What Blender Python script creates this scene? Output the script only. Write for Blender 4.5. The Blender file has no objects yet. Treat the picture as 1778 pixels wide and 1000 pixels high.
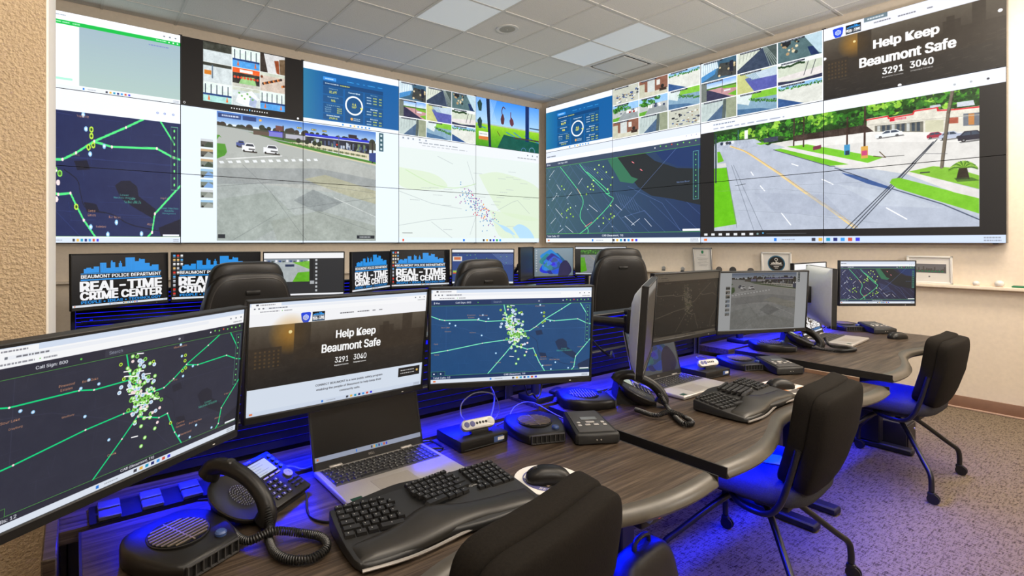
import bpy, bmesh, math, random
import numpy as np
from mathutils import Vector, Matrix, Euler
PI = math.pi
R = math.radians
random.seed(7)
SC = bpy.context.scene
COL = SC.collection

# ------------------------------------------------------------------ camera
cam_d = bpy.data.cameras.new('camera')
cam = bpy.data.objects.new('camera', cam_d)
COL.objects.link(cam)
cam_d.sensor_width = 36.0
cam_d.lens = 916.0 / 1778.0 * 36.0
cam_d.shift_x = 0.0516
cam_d.shift_y = -0.0450
cam_d.clip_start = 0.02
cam.location = (0, 0, 1.35)
cam.rotation_euler = (PI / 2, 0, -0.6298)
SC.camera = cam

# ------------------------------------------------------------------ world, view, lamps
w = bpy.data.worlds.new('world')
SC.world = w
w.use_nodes = True
w.node_tree.nodes['Background'].inputs[0].default_value = (0.9, 0.85, 0.8, 1)
w.node_tree.nodes['Background'].inputs[1].default_value = 0.05
SC.view_settings.view_transform = 'Standard'
SC.view_settings.look = 'None'
SC.view_settings.gamma = 1.0
SC.view_settings.use_curve_mapping = False
SC.view_settings.exposure = 0.0


def area(name, loc, sx, sy, energy, col, rot=(0, 0, 0), spread=180):
    l = bpy.data.lights.new(name, 'AREA')
    l.shape = 'RECTANGLE'
    l.size, l.size_y = sx, sy
    l.energy = energy
    l.color = col
    l.spread = R(spread)
    o = bpy.data.objects.new(name, l)
    COL.objects.link(o)
    o.location = loc
    o.rotation_euler = rot
    return o


WARM = (1.0, 0.85, 0.68)
COOL = (0.93, 0.97, 1.0)
BLUE = (0.0, 0.006, 1.0)
# ceiling troffers that are switched on, in the part of the room behind and beside the camera
area('troffer_lamp', (4.7, 0.3, 3.44), 0.6, 1.2, 70, WARM)
area('troffer_lamp', (2.9, 0.3, 3.44), 0.6, 1.2, 34, WARM)
area('troffer_lamp', (1.1, 0.3, 3.44), 0.6, 1.2, 28, WARM)
area('troffer_lamp', (-0.7, 0.3, 3.44), 0.6, 1.2, 14, WARM)
# the two troffers in view and their neighbour above the rear row, dimmed
area('troffer_lamp_dim', (2.9, 3.69, 3.44), 0.56, 1.16, 4, COOL)
area('troffer_lamp_dim', (4.7, 3.69, 3.44), 0.56, 1.16, 8, COOL)
area('troffer_lamp_dim', (1.1, 3.69, 3.44), 0.56, 1.16, 3, COOL)
# fixtureless fill lamps added out of view behind the camera to brighten the ceiling
area('added_ceiling_fill', (0.6, -1.2, 2.2), 0.5, 0.5, 84, (1, 0.95, 0.88), (R(180 - 46), 0, R(-35)))
area('added_ceiling_fill', (3.9, -1.2, 2.2), 0.5, 0.5, 84, (1, 0.95, 0.88), (R(180 - 46), 0, R(5)))
# blue light bars of the consoles: one along the slat wall over the desk, one under each desk
for x0, x1, zz, eu in ((0.08, 1.42, 0.70, 22), (1.52, 2.86, 0.71, 26), (2.97, 4.36, 0.755, 15)):
    area('blue_light_bar', ((x0 + x1) / 2, 1.52, zz + 0.15), x1 - x0, 0.02, 42.0, BLUE, (R(-8), 0, 0), 128)
    area('blue_under_desk_bar', ((x0 + x1) / 2, 1.02, zz - 0.05), x1 - x0 - 0.1, 0.03, eu, BLUE, (R(-14), 0, 0), 150)
for x0, x1 in ((0.0, 1.4), (1.65, 2.95), (3.3, 4.7)):
    area('blue_rear_bar', ((x0 + x1) / 2, 3.86, 0.92), x1 - x0, 0.02, 5, BLUE, (R(-8), 0, 0), 130)


# ------------------------------------------------------------------ materials
def mat(name, col=(0.5, 0.5, 0.5), rough=0.5, metal=0.0, emit=None, estr=1.0, coat=0.0, alpha=1.0, spec=0.5):
    m = bpy.data.materials.new(name)
    m.use_nodes = True
    b = m.node_tree.nodes['Principled BSDF']
    b.inputs['Base Color'].default_value = (*col, 1)
    b.inputs['Roughness'].default_value = rough
    b.inputs['Metallic'].default_value = metal
    b.inputs['Specular IOR Level'].default_value = spec
    if coat:
        b.inputs['Coat Weight'].default_value = coat
        b.inputs['Coat Roughness'].default_value = 0.15
    if emit:
        b.inputs['Emission Color'].default_value = (*emit, 1)
        b.inputs['Emission Strength'].default_value = estr
    return m


def nd(m, t, **kw):
    n = m.node_tree.nodes.new(t)
    for k, v in kw.items():
        setattr(n, k, v)
    return n


def lk(m, a, b):
    m.node_tree.links.new(a, b)


def coords(m, scale=(1, 1, 1), kind='Object'):
    tc = nd(m, 'ShaderNodeTexCoord')
    mp = nd(m, 'ShaderNodeMapping')
    mp.inputs['Scale'].default_value = scale
    lk(m, tc.outputs[kind], mp.inputs['Vector'])
    return mp.outputs['Vector']


def noise(m, vec, scale, detail=4, rough=0.55):
    n = nd(m, 'ShaderNodeTexNoise')
    n.inputs['Scale'].default_value = scale
    n.inputs['Detail'].default_value = detail
    n.inputs['Roughness'].default_value = rough
    lk(m, vec, n.inputs['Vector'])
    return n.outputs['Fac']


def ramp(m, fac, stops):
    r = nd(m, 'ShaderNodeValToRGB')
    e = r.color_ramp.elements
    while len(e) < len(stops):
        e.new(0.5)
    for q, (p, c) in zip(e, stops):
        q.position = p
        q.color = (*c, 1)
    lk(m, fac, r.inputs['Fac'])
    return r.outputs['Color']


def bump(m, fac, strength, dist=0.01):
    b = nd(m, 'ShaderNodeBump')
    b.inputs['Strength'].default_value = strength
    b.inputs['Distance'].default_value = dist
    lk(m, fac, b.inputs['Height'])
    lk(m, b.outputs['Normal'], m.node_tree.nodes['Principled BSDF'].inputs['Normal'])


def tone(m, fac, stops):
    lk(m, ramp(m, fac, stops), m.node_tree.nodes['Principled BSDF'].inputs['Base Color'])


def grain(name, col, rough=0.5, amp=0.12, scale=60, bs=0.0, **kw):
    m = mat(name, col, rough, **kw)
    f = noise(m, coords(m), scale)
    tone(m, f, [(0.3, tuple(c * (1 - amp) for c in col)), (0.7, tuple(min(1, c * (1 + amp)) for c in col))])
    if bs:
        bump(m, f, bs, 0.002)
    return m


M = {}
M['wall'] = grain('painted_wall', (0.76, 0.66, 0.54), 0.75, 0.04, 30, 0.12)
m = mat('orange_peel_wall', (0.56, 0.42, 0.26), 0.62)
f = noise(m, coords(m), 120, 3)
tone(m, f, [(0.35, (0.50, 0.37, 0.23)), (0.65, (0.60, 0.46, 0.29))])
bump(m, f, 0.9, 0.010)
M['peel'] = m
M['jamb'] = grain('jamb_light_tone', (0.92, 0.90, 0.86), 0.6, 0.03, 40, 0.1)  # near-white colour carries the strong light on the partition end
m = mat('carpet', (0.2, 0.17, 0.13), 0.95, spec=0.1)
a = noise(m, coords(m, (120, 26, 1)), 1.0, 3)
b = noise(m, coords(m, (26, 120, 1)), 1.0, 3)
mx = nd(m, 'ShaderNodeMath', operation='ADD')
lk(m, a, mx.inputs[0])
lk(m, b, mx.inputs[1])
c = noise(m, coords(m), 190, 2)
mx2 = nd(m, 'ShaderNodeMath', operation='MULTIPLY_ADD')
lk(m, c, mx2.inputs[0])
mx2.inputs[1].default_value = 0.75
lk(m, mx.outputs[0], mx2.inputs[2])
mx3 = nd(m, 'ShaderNodeMath', operation='MULTIPLY')
lk(m, mx2.outputs[0], mx3.inputs[0])
mx3.inputs[1].default_value = 0.72
tone(m, mx3.outputs[0], [(0.80, (0.052, 0.039, 0.025)), (0.94, (0.155, 0.120, 0.080)), (1.0, (0.235, 0.185, 0.128))])
bump(m, c, 0.6, 0.006)
M['carpet'] = m
M['base'] = grain('rubber_base', (0.23, 0.125, 0.075), 0.55, 0.06, 20)
M['baselip'] = mat('rubber_base_lip', (0.50, 0.34, 0.24), 0.5)
m = mat('ceiling_tile', (0.75, 0.74, 0.71), 0.9)
f = noise(m, coords(m), 130, 3)
tone(m, f, [(0.32, (0.70, 0.69, 0.66)), (0.45, (0.84, 0.83, 0.80)), (0.8, (0.87, 0.86, 0.83))])
bump(m, f, 0.35, 0.004)
M['tile'] = m
M['tbar'] = mat('ceiling_grid', (0.74, 0.73, 0.70), 0.6)
M['white'] = mat('white_paint', (0.75, 0.74, 0.72), 0.5)
M['diffuser'] = mat('light_diffuser', (0.72, 0.75, 0.77), 0.5, emit=(0.82, 0.90, 0.95), estr=0.22)
M['dark'] = grain('black_plastic', (0.009, 0.008, 0.007), 0.38, 0.15, 120, spec=0.38)
M['black'] = grain('deep_black', (0.007, 0.007, 0.007), 0.5, 0.1, 90)
M['gloss'] = mat('gloss_black', (0.010, 0.010, 0.010), 0.18)
M['grey'] = mat('grey_plastic', (0.055, 0.053, 0.052), 0.45)
M['silver'] = grain('silver_metal', (0.50, 0.47, 0.44), 0.38, 0.03, 300, metal=0.55)
M['silver_back'] = grain('silver_housing', (0.70, 0.72, 0.72), 0.42, 0.03, 60, metal=0.25)
M['chrome'] = mat('chrome', (0.75, 0.74, 0.72), 0.18, 1.0)
m = mat('wood_laminate', (0.1, 0.08, 0.06), 0.40, spec=0.28)
f = noise(m, coords(m, (1.6, 46, 46)), 2.2, 6, 0.65)
f2 = noise(m, coords(m, (3, 160, 160)), 2.0, 2, 0.5)
mx = nd(m, 'ShaderNodeMath', operation='MULTIPLY_ADD')
lk(m, f2, mx.inputs[0])
mx.inputs[1].default_value = 0.45
lk(m, f, mx.inputs[2])
tone(m, mx.outputs[0], [(0.5, (0.020, 0.0125, 0.008)), (0.7, (0.052, 0.036, 0.024)), (0.92, (0.108, 0.078, 0.054))])
bump(m, mx.outputs[0], 0.08, 0.002)
M['wood'] = m
M['bumper'] = grain('grey_bumper', (0.062, 0.054, 0.042), 0.33, 0.08, 40)
M['edge'] = mat('black_edge', (0.012, 0.011, 0.010), 0.45)
M['slat'] = grain('slat_black', (0.0035, 0.0035, 0.004), 0.5, 0.1, 60, spec=0.25)
M['glow'] = mat('blue_edge_glow', (0.0, 0.0, 0.1), 0.5, emit=(0.012, 0.012, 1.0), estr=1.0)  # emission stands in for blue light caught on the slat edges
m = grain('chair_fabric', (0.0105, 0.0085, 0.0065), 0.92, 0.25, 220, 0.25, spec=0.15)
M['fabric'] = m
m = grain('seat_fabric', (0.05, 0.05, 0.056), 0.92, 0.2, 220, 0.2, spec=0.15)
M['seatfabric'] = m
m = mat('black_leather', (0.012, 0.0105, 0.0095), 0.38)
f = noise(m, coords(m), 160, 3)
bump(m, f, 0.18, 0.002)
M['leather'] = m
M['piping'] = mat('seam_piping', (0.05, 0.045, 0.042), 0.4)
M['tube'] = mat('black_tube', (0.012, 0.012, 0.012), 0.3)
M['key'] = grain('key_plastic', (0.013, 0.0125, 0.012), 0.42, 0.08, 90)
M['legend'] = mat('legend_white', (0.40, 0.40, 0.39), 0.6)
M['palm'] = grain('palm_rest', (0.020, 0.018, 0.015), 0.34, 0.1, 30, spec=0.45)
M['keywell'] = mat('keyboard_body', (0.016, 0.016, 0.016), 0.42)
M['lcd'] = mat('phone_lcd', (0.10, 0.11, 0.08), 0.3, emit=(0.50, 0.58, 0.44), estr=0.8)
M['lcdtext'] = mat('phone_lcd_text', (0.22, 0.26, 0.22), 0.5)
M['lcddim'] = mat('small_lcd', (0.10, 0.105, 0.10), 0.25)
M['lcdblue'] = mat('lit_lcd', (0.02, 0.03, 0.03), 0.25, emit=(0.2, 0.5, 0.6), estr=0.5)
M['red'] = mat('red_button', (0.6, 0.03, 0.015), 0.3, emit=(0.9, 0.05, 0.01), estr=0.9)
M['bluebtn'] = mat('blue_button', (0.05, 0.09, 0.25), 0.3)
M['padwhite'] = mat('pad_white', (0.72, 0.70, 0.66), 0.6)
M['padblue'] = mat('pad_blue', (0.10, 0.10, 0.26), 0.6)
M['padblack'] = mat('pad_black', (0.016, 0.014, 0.014), 0.7)
M['padcream'] = mat('pad_cream', (0.62, 0.45, 0.34), 0.6)
M['paper'] = mat('paper', (0.75, 0.70, 0.63), 0.7)
M['bag'] = grain('bag_nylon', (0.010, 0.010, 0.011), 0.45, 0.2, 80, 0.2)
M['cable'] = mat('cable', (0.012, 0.012, 0.012), 0.35)
M['greycable'] = mat('grey_cable', (0.16, 0.16, 0.17), 0.4)
M['frame'] = mat('white_frame', (0.70, 0.69, 0.66), 0.45)
M['silverframe'] = mat('silver_frame', (0.42, 0.42, 0.41), 0.35, metal=0.5)
M['emblem_blue'] = mat('emblem_blue', (0.03, 0.14, 0.24), 0.5)
M['sketch'] = mat('sketch_grey', (0.10, 0.09, 0.085), 0.7)
M['green'] = mat('green', (0.03, 0.22, 0.10), 0.5)
M['sticker'] = mat('sticker_green', (0.012, 0.05, 0.03), 0.35)
M['orange'] = mat('orange_print', (0.55, 0.22, 0.08), 0.6)


# ------------------------------------------------------------------ mesh builder
def cr(pts, n=6):
    """Catmull-Rom through pts"""
    P = [Vector(p) for p in pts]
    P = [P[0] * 2 - P[1]] + P + [P[-1] * 2 - P[-2]]
    out = []
    for i in range(1, len(P) - 2):
        for k in range(n):
            t = k / n
            a, b, c, d = P[i - 1:i + 3]
            out.append(0.5 * ((2 * b) + (c - a) * t + (2 * a - 5 * b + 4 * c - d) * t * t + (3 * b - a - 3 * c + d) * t ** 3))
    out.append(P[-2])
    return out


class MB:
    def __init__(s):
        s.v, s.f = [], []

    def add(s, vs, fs, mt=None):
        o = len(s.v)
        for p in vs:
            p = Vector(p)
            s.v.append(mt @ p if mt else p)
        s.f += [tuple(i + o for i in f) for f in fs]
        return s

    def box(s, c, d, mt=None, tp=1.0):
        x, y, z = c
        a, b, h = d[0] / 2, d[1] / 2, d[2] / 2
        vs = [(x + i * a * (tp if k > 0 else 1), y + j * b * (tp if k > 0 else 1), z + k * h) for k in (-1, 1) for i, j in ((-1, -1), (1, -1), (1, 1), (-1, 1))]
        return s.add(vs, [(3, 2, 1, 0), (4, 5, 6, 7), (0, 1, 5, 4), (1, 2, 6, 5), (2, 3, 7, 6), (3, 0, 4, 7)], mt)

    def rbox(s, c, d, r, seg=2, mt=None):
        bm = bmesh.new()
        bmesh.ops.create_cube(bm, size=1)
        for v in bm.verts:
            v.co = Vector((v.co.x * d[0] + c[0], v.co.y * d[1] + c[1], v.co.z * d[2] + c[2]))
        bmesh.ops.bevel(bm, geom=bm.edges[:], offset=min(r, min(d) * 0.49), segments=seg, profile=0.5, affect='EDGES')
        bm.verts.index_update()
        s.add([v.co.copy() for v in bm.verts], [tuple(v.index for v in f.verts) for f in bm.faces], mt)
        bm.free()
        return s

    def cyl(s, p0, p1, r0, r1=None, n=12, mt=None):
        r1 = r0 if r1 is None else r1
        p0, p1 = Vector(p0), Vector(p1)
        q = (p1 - p0).to_track_quat('Z', 'Y')
        vs = []
        for p, r in ((p0, r0), (p1, r1)):
            for i in range(n):
                a = 2 * PI * i / n
                vs.append(p + q @ Vector((r * math.cos(a), r * math.sin(a), 0)))
        fs = [(i, (i + 1) % n, n + (i + 1) % n, n + i) for i in range(n)]
        fs += [tuple(range(n - 1, -1, -1)), tuple(range(n, 2 * n))]
        return s.add(vs, fs, mt)

    def tube(s, pts, r, n=8, mt=None):
        P = [Vector(p) for p in pts]
        N = len(P)
        rr = r if isinstance(r, (list, tuple)) else [r] * N
        t = (P[1] - P[0]).normalized()
        up = Vector((0, 0, 1)) if abs(t.z) < 0.9 else Vector((1, 0, 0))
        nx = t.cross(up).normalized()
        vs = []
        for i in range(N):
            t = (P[min(i + 1, N - 1)] - P[max(i - 1, 0)])
            t = t.normalized() if t.length > 1e-9 else Vector((0, 0, 1))
            nx = (nx - t * nx.dot(t))
            nx = nx.normalized() if nx.length > 1e-6 else t.orthogonal().normalized()
            ny = t.cross(nx)
            for k in range(n):
                a = 2 * PI * k / n
                vs.append(P[i] + (nx * math.cos(a) + ny * math.sin(a)) * rr[i])
        fs = [(i * n + k, i * n + (k + 1) % n, (i + 1) * n + (k + 1) % n, (i + 1) * n + k) for i in range(N - 1) for k in range(n)]
        fs += [tuple(range(n - 1, -1, -1)), tuple(range((N - 1) * n, N * n))]
        return s.add(vs, fs, mt)

    def lathe(s, prof, n=24, c=(0, 0, 0), mt=None, sx=1, sy=1):
        vs = []
        for r, z in prof:
            for i in range(n):
                a = 2 * PI * i / n
                vs.append((c[0] + r * math.cos(a) * sx, c[1] + r * math.sin(a) * sy, c[2] + z))
        k = len(prof)
        fs = [(j * n + i, j * n + (i + 1) % n, (j + 1) * n + (i + 1) % n, (j + 1) * n + i) for j in range(k - 1) for i in range(n)]
        if prof[0][0] > 1e-5:
            fs.append(tuple(range(n - 1, -1, -1)))
        if prof[-1][0] > 1e-5:
            fs.append(tuple(range((k - 1) * n, k * n)))
        return s.add(vs, fs, mt)

    def prism(s, pts, z0, z1, mt=None, bev=0.0, bot=0.0, hf=None):
        """extrude the counter-clockwise outline pts; bev rounds the top edge; hf(x,y) adds height to the top"""
        n = len(pts)
        P = [Vector((p[0], p[1])) for p in pts]

        def off(d):
            o = []
            for i in range(n):
                e1 = (P[i] - P[i - 1]).normalized()
                e2 = (P[(i + 1) % n] - P[i]).normalized()
                nn = Vector((-(e1.y + e2.y), e1.x + e2.x))
                nn = nn.normalized() if nn.length > 1e-6 else Vector((-e1.y, e1.x))
                k = max(0.5, nn.dot(Vector((-e1.y, e1.x))))
                o.append(P[i] + nn * d / k)
            return o
        rings = []
        if bot:
            rings.append((off(bot), z0))
            rings.append((P, z0 + bot))
        else:
            rings.append((P, z0))
        if bev:
            rings.append((P, z1 - bev))
            rings.append((off(bev * 0.3), z1 - bev * 0.3))
            rings.append((off(bev), z1))
        else:
            rings.append((P, z1))
        vs = []
        for j, (ring, z) in enumerate(rings):
            top = z > (z0 + z1) / 2
            for p in ring:
                vs.append((p.x, p.y, z + (hf(p.x, p.y) if hf and top else 0)))
        k = len(rings)
        fs = [(j * n + i, j * n + (i + 1) % n, (j + 1) * n + (i + 1) % n, (j + 1) * n + i) for j in range(k - 1) for i in range(n)]
        fs += [tuple(range(n - 1, -1, -1)), tuple(range((k - 1) * n, k * n))]
        return s.add(vs, fs, mt)

    def surf(s, nu, nv, fn, mt=None):
        vs = [fn(i / nu, j / nv) for j in range(nv + 1) for i in range(nu + 1)]
        w_ = nu + 1
        fs = [(j * w_ + i, j * w_ + i + 1, (j + 1) * w_ + i + 1, (j + 1) * w_ + i) for j in range(nv) for i in range(nu)]
        return s.add(vs, fs, mt)

    def slab(s, nu, nv, top, bottom, mt=None):
        """closed solid between two grids over the unit square"""
        w_ = nu + 1
        n1 = w_ * (nv + 1)
        vs = [top(i / nu, j / nv) for j in range(nv + 1) for i in range(nu + 1)]
        vs += [bottom(i / nu, j / nv) for j in range(nv + 1) for i in range(nu + 1)]
        fs = [(j * w_ + i, j * w_ + i + 1, (j + 1) * w_ + i + 1, (j + 1) * w_ + i) for j in range(nv) for i in range(nu)]
        fs += [(n1 + j * w_ + i, n1 + (j + 1) * w_ + i, n1 + (j + 1) * w_ + i + 1, n1 + j * w_ + i + 1) for j in range(nv) for i in range(nu)]
        edge = [i for i in range(nu)] + [j * w_ + nu for j in range(nv)] + [nv * w_ + nu - i for i in range(nu)] + [(nv - j) * w_ for j in range(nv)]
        L = len(edge)
        for i in range(L):
            a, b = edge[i], edge[(i + 1) % L]
            fs.append((b, a, n1 + a, n1 + b))
        return s.add(vs, fs, mt)

    def ell(s, c, r, n=16, m=10, mt=None, e=1.0):
        vs, fs = [], []

        def q(x):
            return math.copysign(abs(x) ** e, x)
        for j in range(m + 1):
            t = PI * j / m - PI / 2
            for i in range(n):
                a = 2 * PI * i / n
                vs.append((c[0] + r[0] * q(math.cos(t)) * q(math.cos(a)), c[1] + r[1] * q(math.cos(t)) * q(math.sin(a)), c[2] + r[2] * q(math.sin(t))))
        for j in range(m):
            for i in range(n):
                fs.append((j * n + i, j * n + (i + 1) % n, (j + 1) * n + (i + 1) % n, (j + 1) * n + i))
        return s.add(vs, fs, mt)

    def mesh(s, name, mt, smooth=40):
        me = bpy.data.meshes.new(name)
        me.from_pydata([tuple(p) for p in s.v], [], s.f)
        me.validate()
        me.materials.append(mt)
        if smooth:
            me.shade_smooth()
            me.set_sharp_from_angle(angle=R(smooth))
        me.update()
        return me

    def build(s, name, mt, parent=None, loc=(0, 0, 0), rot=(0, 0, 0), smooth=40):
        return link(name, s.mesh(name, mt, smooth), parent, loc, rot)


def link(name, me, parent=None, loc=(0, 0, 0), rot=(0, 0, 0)):
    o = bpy.data.objects.new(name, me)
    COL.objects.link(o)
    o.location = loc
    o.rotation_euler = rot
    if parent:
        o.parent = parent
    return o


def tag(o, label, cat, group=None):
    o['label'] = label
    o['category'] = cat
    if group:
        o['group'] = group
    return o


def thing(name, label, cat, loc=(0, 0, 0), rot=(0, 0, 0), group=None):
    o = bpy.data.objects.new(name, None)
    COL.objects.link(o)
    o.location = loc
    o.rotation_euler = rot if isinstance(rot, tuple) else (0, 0, rot)
    o.empty_display_size = 0.05
    return tag(o, label, cat, group)


def struct(o):
    o['kind'] = 'structure'
    return o


def dup(root, loc, rot, label, group=None):
    """a copy of a thing with copies of its parts and sub-parts"""
    kids = {}
    for o in COL.objects:
        if o.parent:
            kids.setdefault(o.parent, []).append(o)
    r = root.copy()
    COL.objects.link(r)
    r.location = loc
    r.rotation_euler = rot if isinstance(rot, tuple) else (0, 0, rot)
    r['label'] = label
    if group:
        r['group'] = group
    for ch in kids.get(root, []):
        c_ = ch.copy()
        COL.objects.link(c_)
        c_.parent = r
        for g in kids.get(ch, []):
            d_ = g.copy()
            COL.objects.link(d_)
            d_.parent = c_
    return r


_FONT = None
try:
    import os
    _FONT = bpy.data.fonts.load(os.path.join(bpy.utils.system_resource('DATAFILES'), 'fonts', 'Inter.woff2'))
except Exception:
    _FONT = None


def glyph(txt, bold=0.0):
    """triangles of a line of text in Blender's own interface font, in font units"""
    cu = bpy.data.curves.new('txt', 'FONT')
    if _FONT:
        cu.font = _FONT
    cu.body = txt
    cu.size = 1.0
    cu.offset = 0.0
    cu.resolution_u = 3
    o = bpy.data.objects.new('txt', cu)
    COL.objects.link(o)
    me = o.to_mesh()
    me.calc_loop_triangles()
    V = np.array([v.co[:2] for v in me.vertices], np.float32).reshape(-1, 2)
    T = np.array([t.vertices[:] for t in me.loop_triangles], np.int32).reshape(-1, 3)
    o.to_mesh_clear()
    bpy.data.objects.remove(o)
    bpy.data.curves.remove(cu)
    return V, T


_G = {}


def glyphs(txt, bold=0.0):
    if (txt, bold) not in _G:
        _G[(txt, bold)] = glyph(txt, bold)
    return _G[(txt, bold)]


def lettering(name, txt, h, mt, parent, mtx, width=None, bold=0.0):
    """flat printed lettering as a thin mesh; cap height h, centred at the matrix origin, in its xy plane"""
    V, T = glyphs(txt, bold)
    x0, x1 = V[:, 0].min(), V[:, 0].max()
    y0, y1 = V[:, 1].min(), V[:, 1].max()
    k = h / (y1 - y0)
    kx = width / (x1 - x0) if width else k
    b = MB()
    b.add([((p[0] - (x0 + x1) / 2) * kx, (p[1] - (y0 + y1) / 2) * k, 0) for p in V], [tuple(int(i) for i in t) for t in T], mtx)
    return b.build(name, mt, parent, smooth=0)


# ------------------------------------------------------------------ pictures for the screens, drawn in code
class Cv:
    """a small painter; colours are 0-255 display values, coordinates are the view's own units"""
    def __init__(s, a, uw, uh):
        s.a, s.uw, s.uh = a, uw, uh
        s.kx, s.ky = a.shape[1] / uw, a.shape[0] / uh

    def sub(s, x0, y0, x1, y1, uw=100, uh=100):
        h, w_ = s.a.shape[:2]
        i0, i1 = int(round(x0 * s.kx)), int(round(x1 * s.kx))
        j0, j1 = int(round(y0 * s.ky)), int(round(y1 * s.ky))
        return Cv(s.a[max(0, j0):max(j0 + 1, min(h, j1)), max(0, i0):max(i0 + 1, min(w_, i1))], uw, uh)

    def win(s, x0, y0, x1, y1):
        h, w_ = s.a.shape[:2]
        i0, i1 = max(0, int(math.floor(x0))), min(w_, int(math.ceil(x1)))
        j0, j1 = max(0, int(math.floor(y0))), min(h, int(math.ceil(y1)))
        return (i0, j0, i1, j1) if i1 > i0 and j1 > j0 else None

    def mix(s, q, m, col):
        i0, j0, i1, j1 = q
        r = s.a[j0:j1, i0:i1]
        m = m[..., None]
        r[:] = r * (1 - m) + np.asarray(col, np.float32) * m

    def rect(s, x0, y0, x1, y1, col, al=1.0):
        x0, x1, y0, y1 = x0 * s.kx, x1 * s.kx, y0 * s.ky, y1 * s.ky
        q = s.win(x0, y0, x1, y1)
        if not q:
            return s
        i0, j0, i1, j1 = q
        xs = np.arange(i0, i1)
        ys = np.arange(j0, j1)
        mx = np.clip(np.minimum(xs + 1, x1) - np.maximum(xs, x0), 0, 1)
        my = np.clip(np.minimum(ys + 1, y1) - np.maximum(ys, y0), 0, 1)
        s.mix(q, (my[:, None] * mx[None, :]).astype(np.float32) * al, col)
        return s

    def grad(s, x0, y0, x1, y1, c0, c1, horiz=False):
        q = s.win(x0 * s.kx, y0 * s.ky, x1 * s.kx, y1 * s.ky)
        if not q:
            return s
        i0, j0, i1, j1 = q
        t = np.linspace(0, 1, (i1 - i0) if horiz else (j1 - j0), dtype=np.float32)
        t = t[None, :, None] if horiz else t[:, None, None]
        s.a[j0:j1, i0:i1] = np.asarray(c0, np.float32) * (1 - t) + np.asarray(c1, np.float32) * t
        return s

    def pmask(s, pts):
        P = np.array([(p[0] * s.kx, p[1] * s.ky) for p in pts], np.float32)
        q = s.win(P[:, 0].min(), P[:, 1].min(), P[:, 0].max() + 1, P[:, 1].max() + 1)
        if not q:
            return None, None
        i0, j0, i1, j1 = q
        ss = 3 if (i1 - i0) * (j1 - j0) < 60000 else 2
        xs = i0 + (np.arange((i1 - i0) * ss) + 0.5) / ss
        ys = j0 + (np.arange((j1 - j0) * ss) + 0.5) / ss
        ins = np.zeros((len(ys), len(xs)), bool)
        for k in range(len(P)):
            (xa, ya), (xb, yb) = P[k - 1], P[k]
            if ya == yb:
                continue
            r = np.where((ys > min(ya, yb)) & (ys <= max(ya, yb)))[0]
            if len(r):
                xc = xa + (ys[r] - ya) * (xb - xa) / (yb - ya)
                ins[r] ^= xs[None, :] < xc[:, None]
        return q, ins.reshape(j1 - j0, ss, i1 - i0, ss).mean((1, 3)).astype(np.float32)

    def poly(s, pts, col, al=1.0):
        q, m = s.pmask(pts)
        if q:
            s.mix(q, m * al, col)
        return s

    def line(s, pts, wd, col, al=1.0):
        """wd in pixels"""
        for (xa, ya), (xb, yb) in zip(pts[:-1], pts[1:]):
            xa, xb, ya, yb = xa * s.kx, xb * s.kx, ya * s.ky, yb * s.ky
            q = s.win(min(xa, xb) - wd, min(ya, yb) - wd, max(xa, xb) + wd, max(ya, yb) + wd)
            if not q:
                continue
            i0, j0, i1, j1 = q
            X, Y = np.meshgrid(np.arange(i0, i1) + 0.5, np.arange(j0, j1) + 0.5)
            dx, dy = xb - xa, yb - ya
            L = dx * dx + dy * dy + 1e-9
            t = np.clip(((X - xa) * dx + (Y - ya) * dy) / L, 0, 1)
            d = np.hypot(X - xa - t * dx, Y - ya - t * dy)
            s.mix(q, np.clip(wd / 2 - d + 0.5, 0, min(1, wd)).astype(np.float32) * al, col)
        return s

    def circ(s, x, y, r, col, ring=None, al=1.0):
        """r and ring in pixels"""
        x, y = x * s.kx, y * s.ky
        q = s.win(x - r - 1, y - r - 1, x + r + 1, y + r + 1)
        if q:
            i0, j0, i1, j1 = q
            X, Y = np.meshgrid(np.arange(i0, i1) + 0.5, np.arange(j0, j1) + 0.5)
            d = np.hypot(X - x, Y - y)
            m = np.clip(r - d + 0.5, 0, 1)
            if ring:
                m = m * np.clip(d - (r - ring) + 0.5, 0, 1)
            s.mix(q, m.astype(np.float32) * al, col)
        return s

    def text(s, x, y, txt, h, col, bold=0.02, al='l', width=None):
        """y is the top of the line; h its height; both in units"""
        V, T = glyphs(txt, bold)
        x0, x1, y0, y1 = V[:, 0].min(), V[:, 0].max(), V[:, 1].min(), V[:, 1].max()
        kh = h * s.ky / (y1 - y0)
        kw = width * s.kx / (x1 - x0) if width else kh
        tw = (x1 - x0) * kw
        ox = x * s.kx - (tw / 2 if al == 'c' else tw if al == 'r' else 0)
        oy = y * s.ky
        pd = 2 + bold * kh
        q = s.win(ox - pd, oy - pd, ox + tw + 1 + pd, oy + h * s.ky + 1 + pd)
        if not q:
            return s
        i0, j0, i1, j1 = q
        ss = 3
        P = np.stack([((V[:, 0] - x0) * kw + ox - i0) * ss, ((y1 - V[:, 1]) * kh + oy - j0) * ss], 1)
        m = np.zeros(((j1 - j0) * ss, (i1 - i0) * ss), bool)
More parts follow.
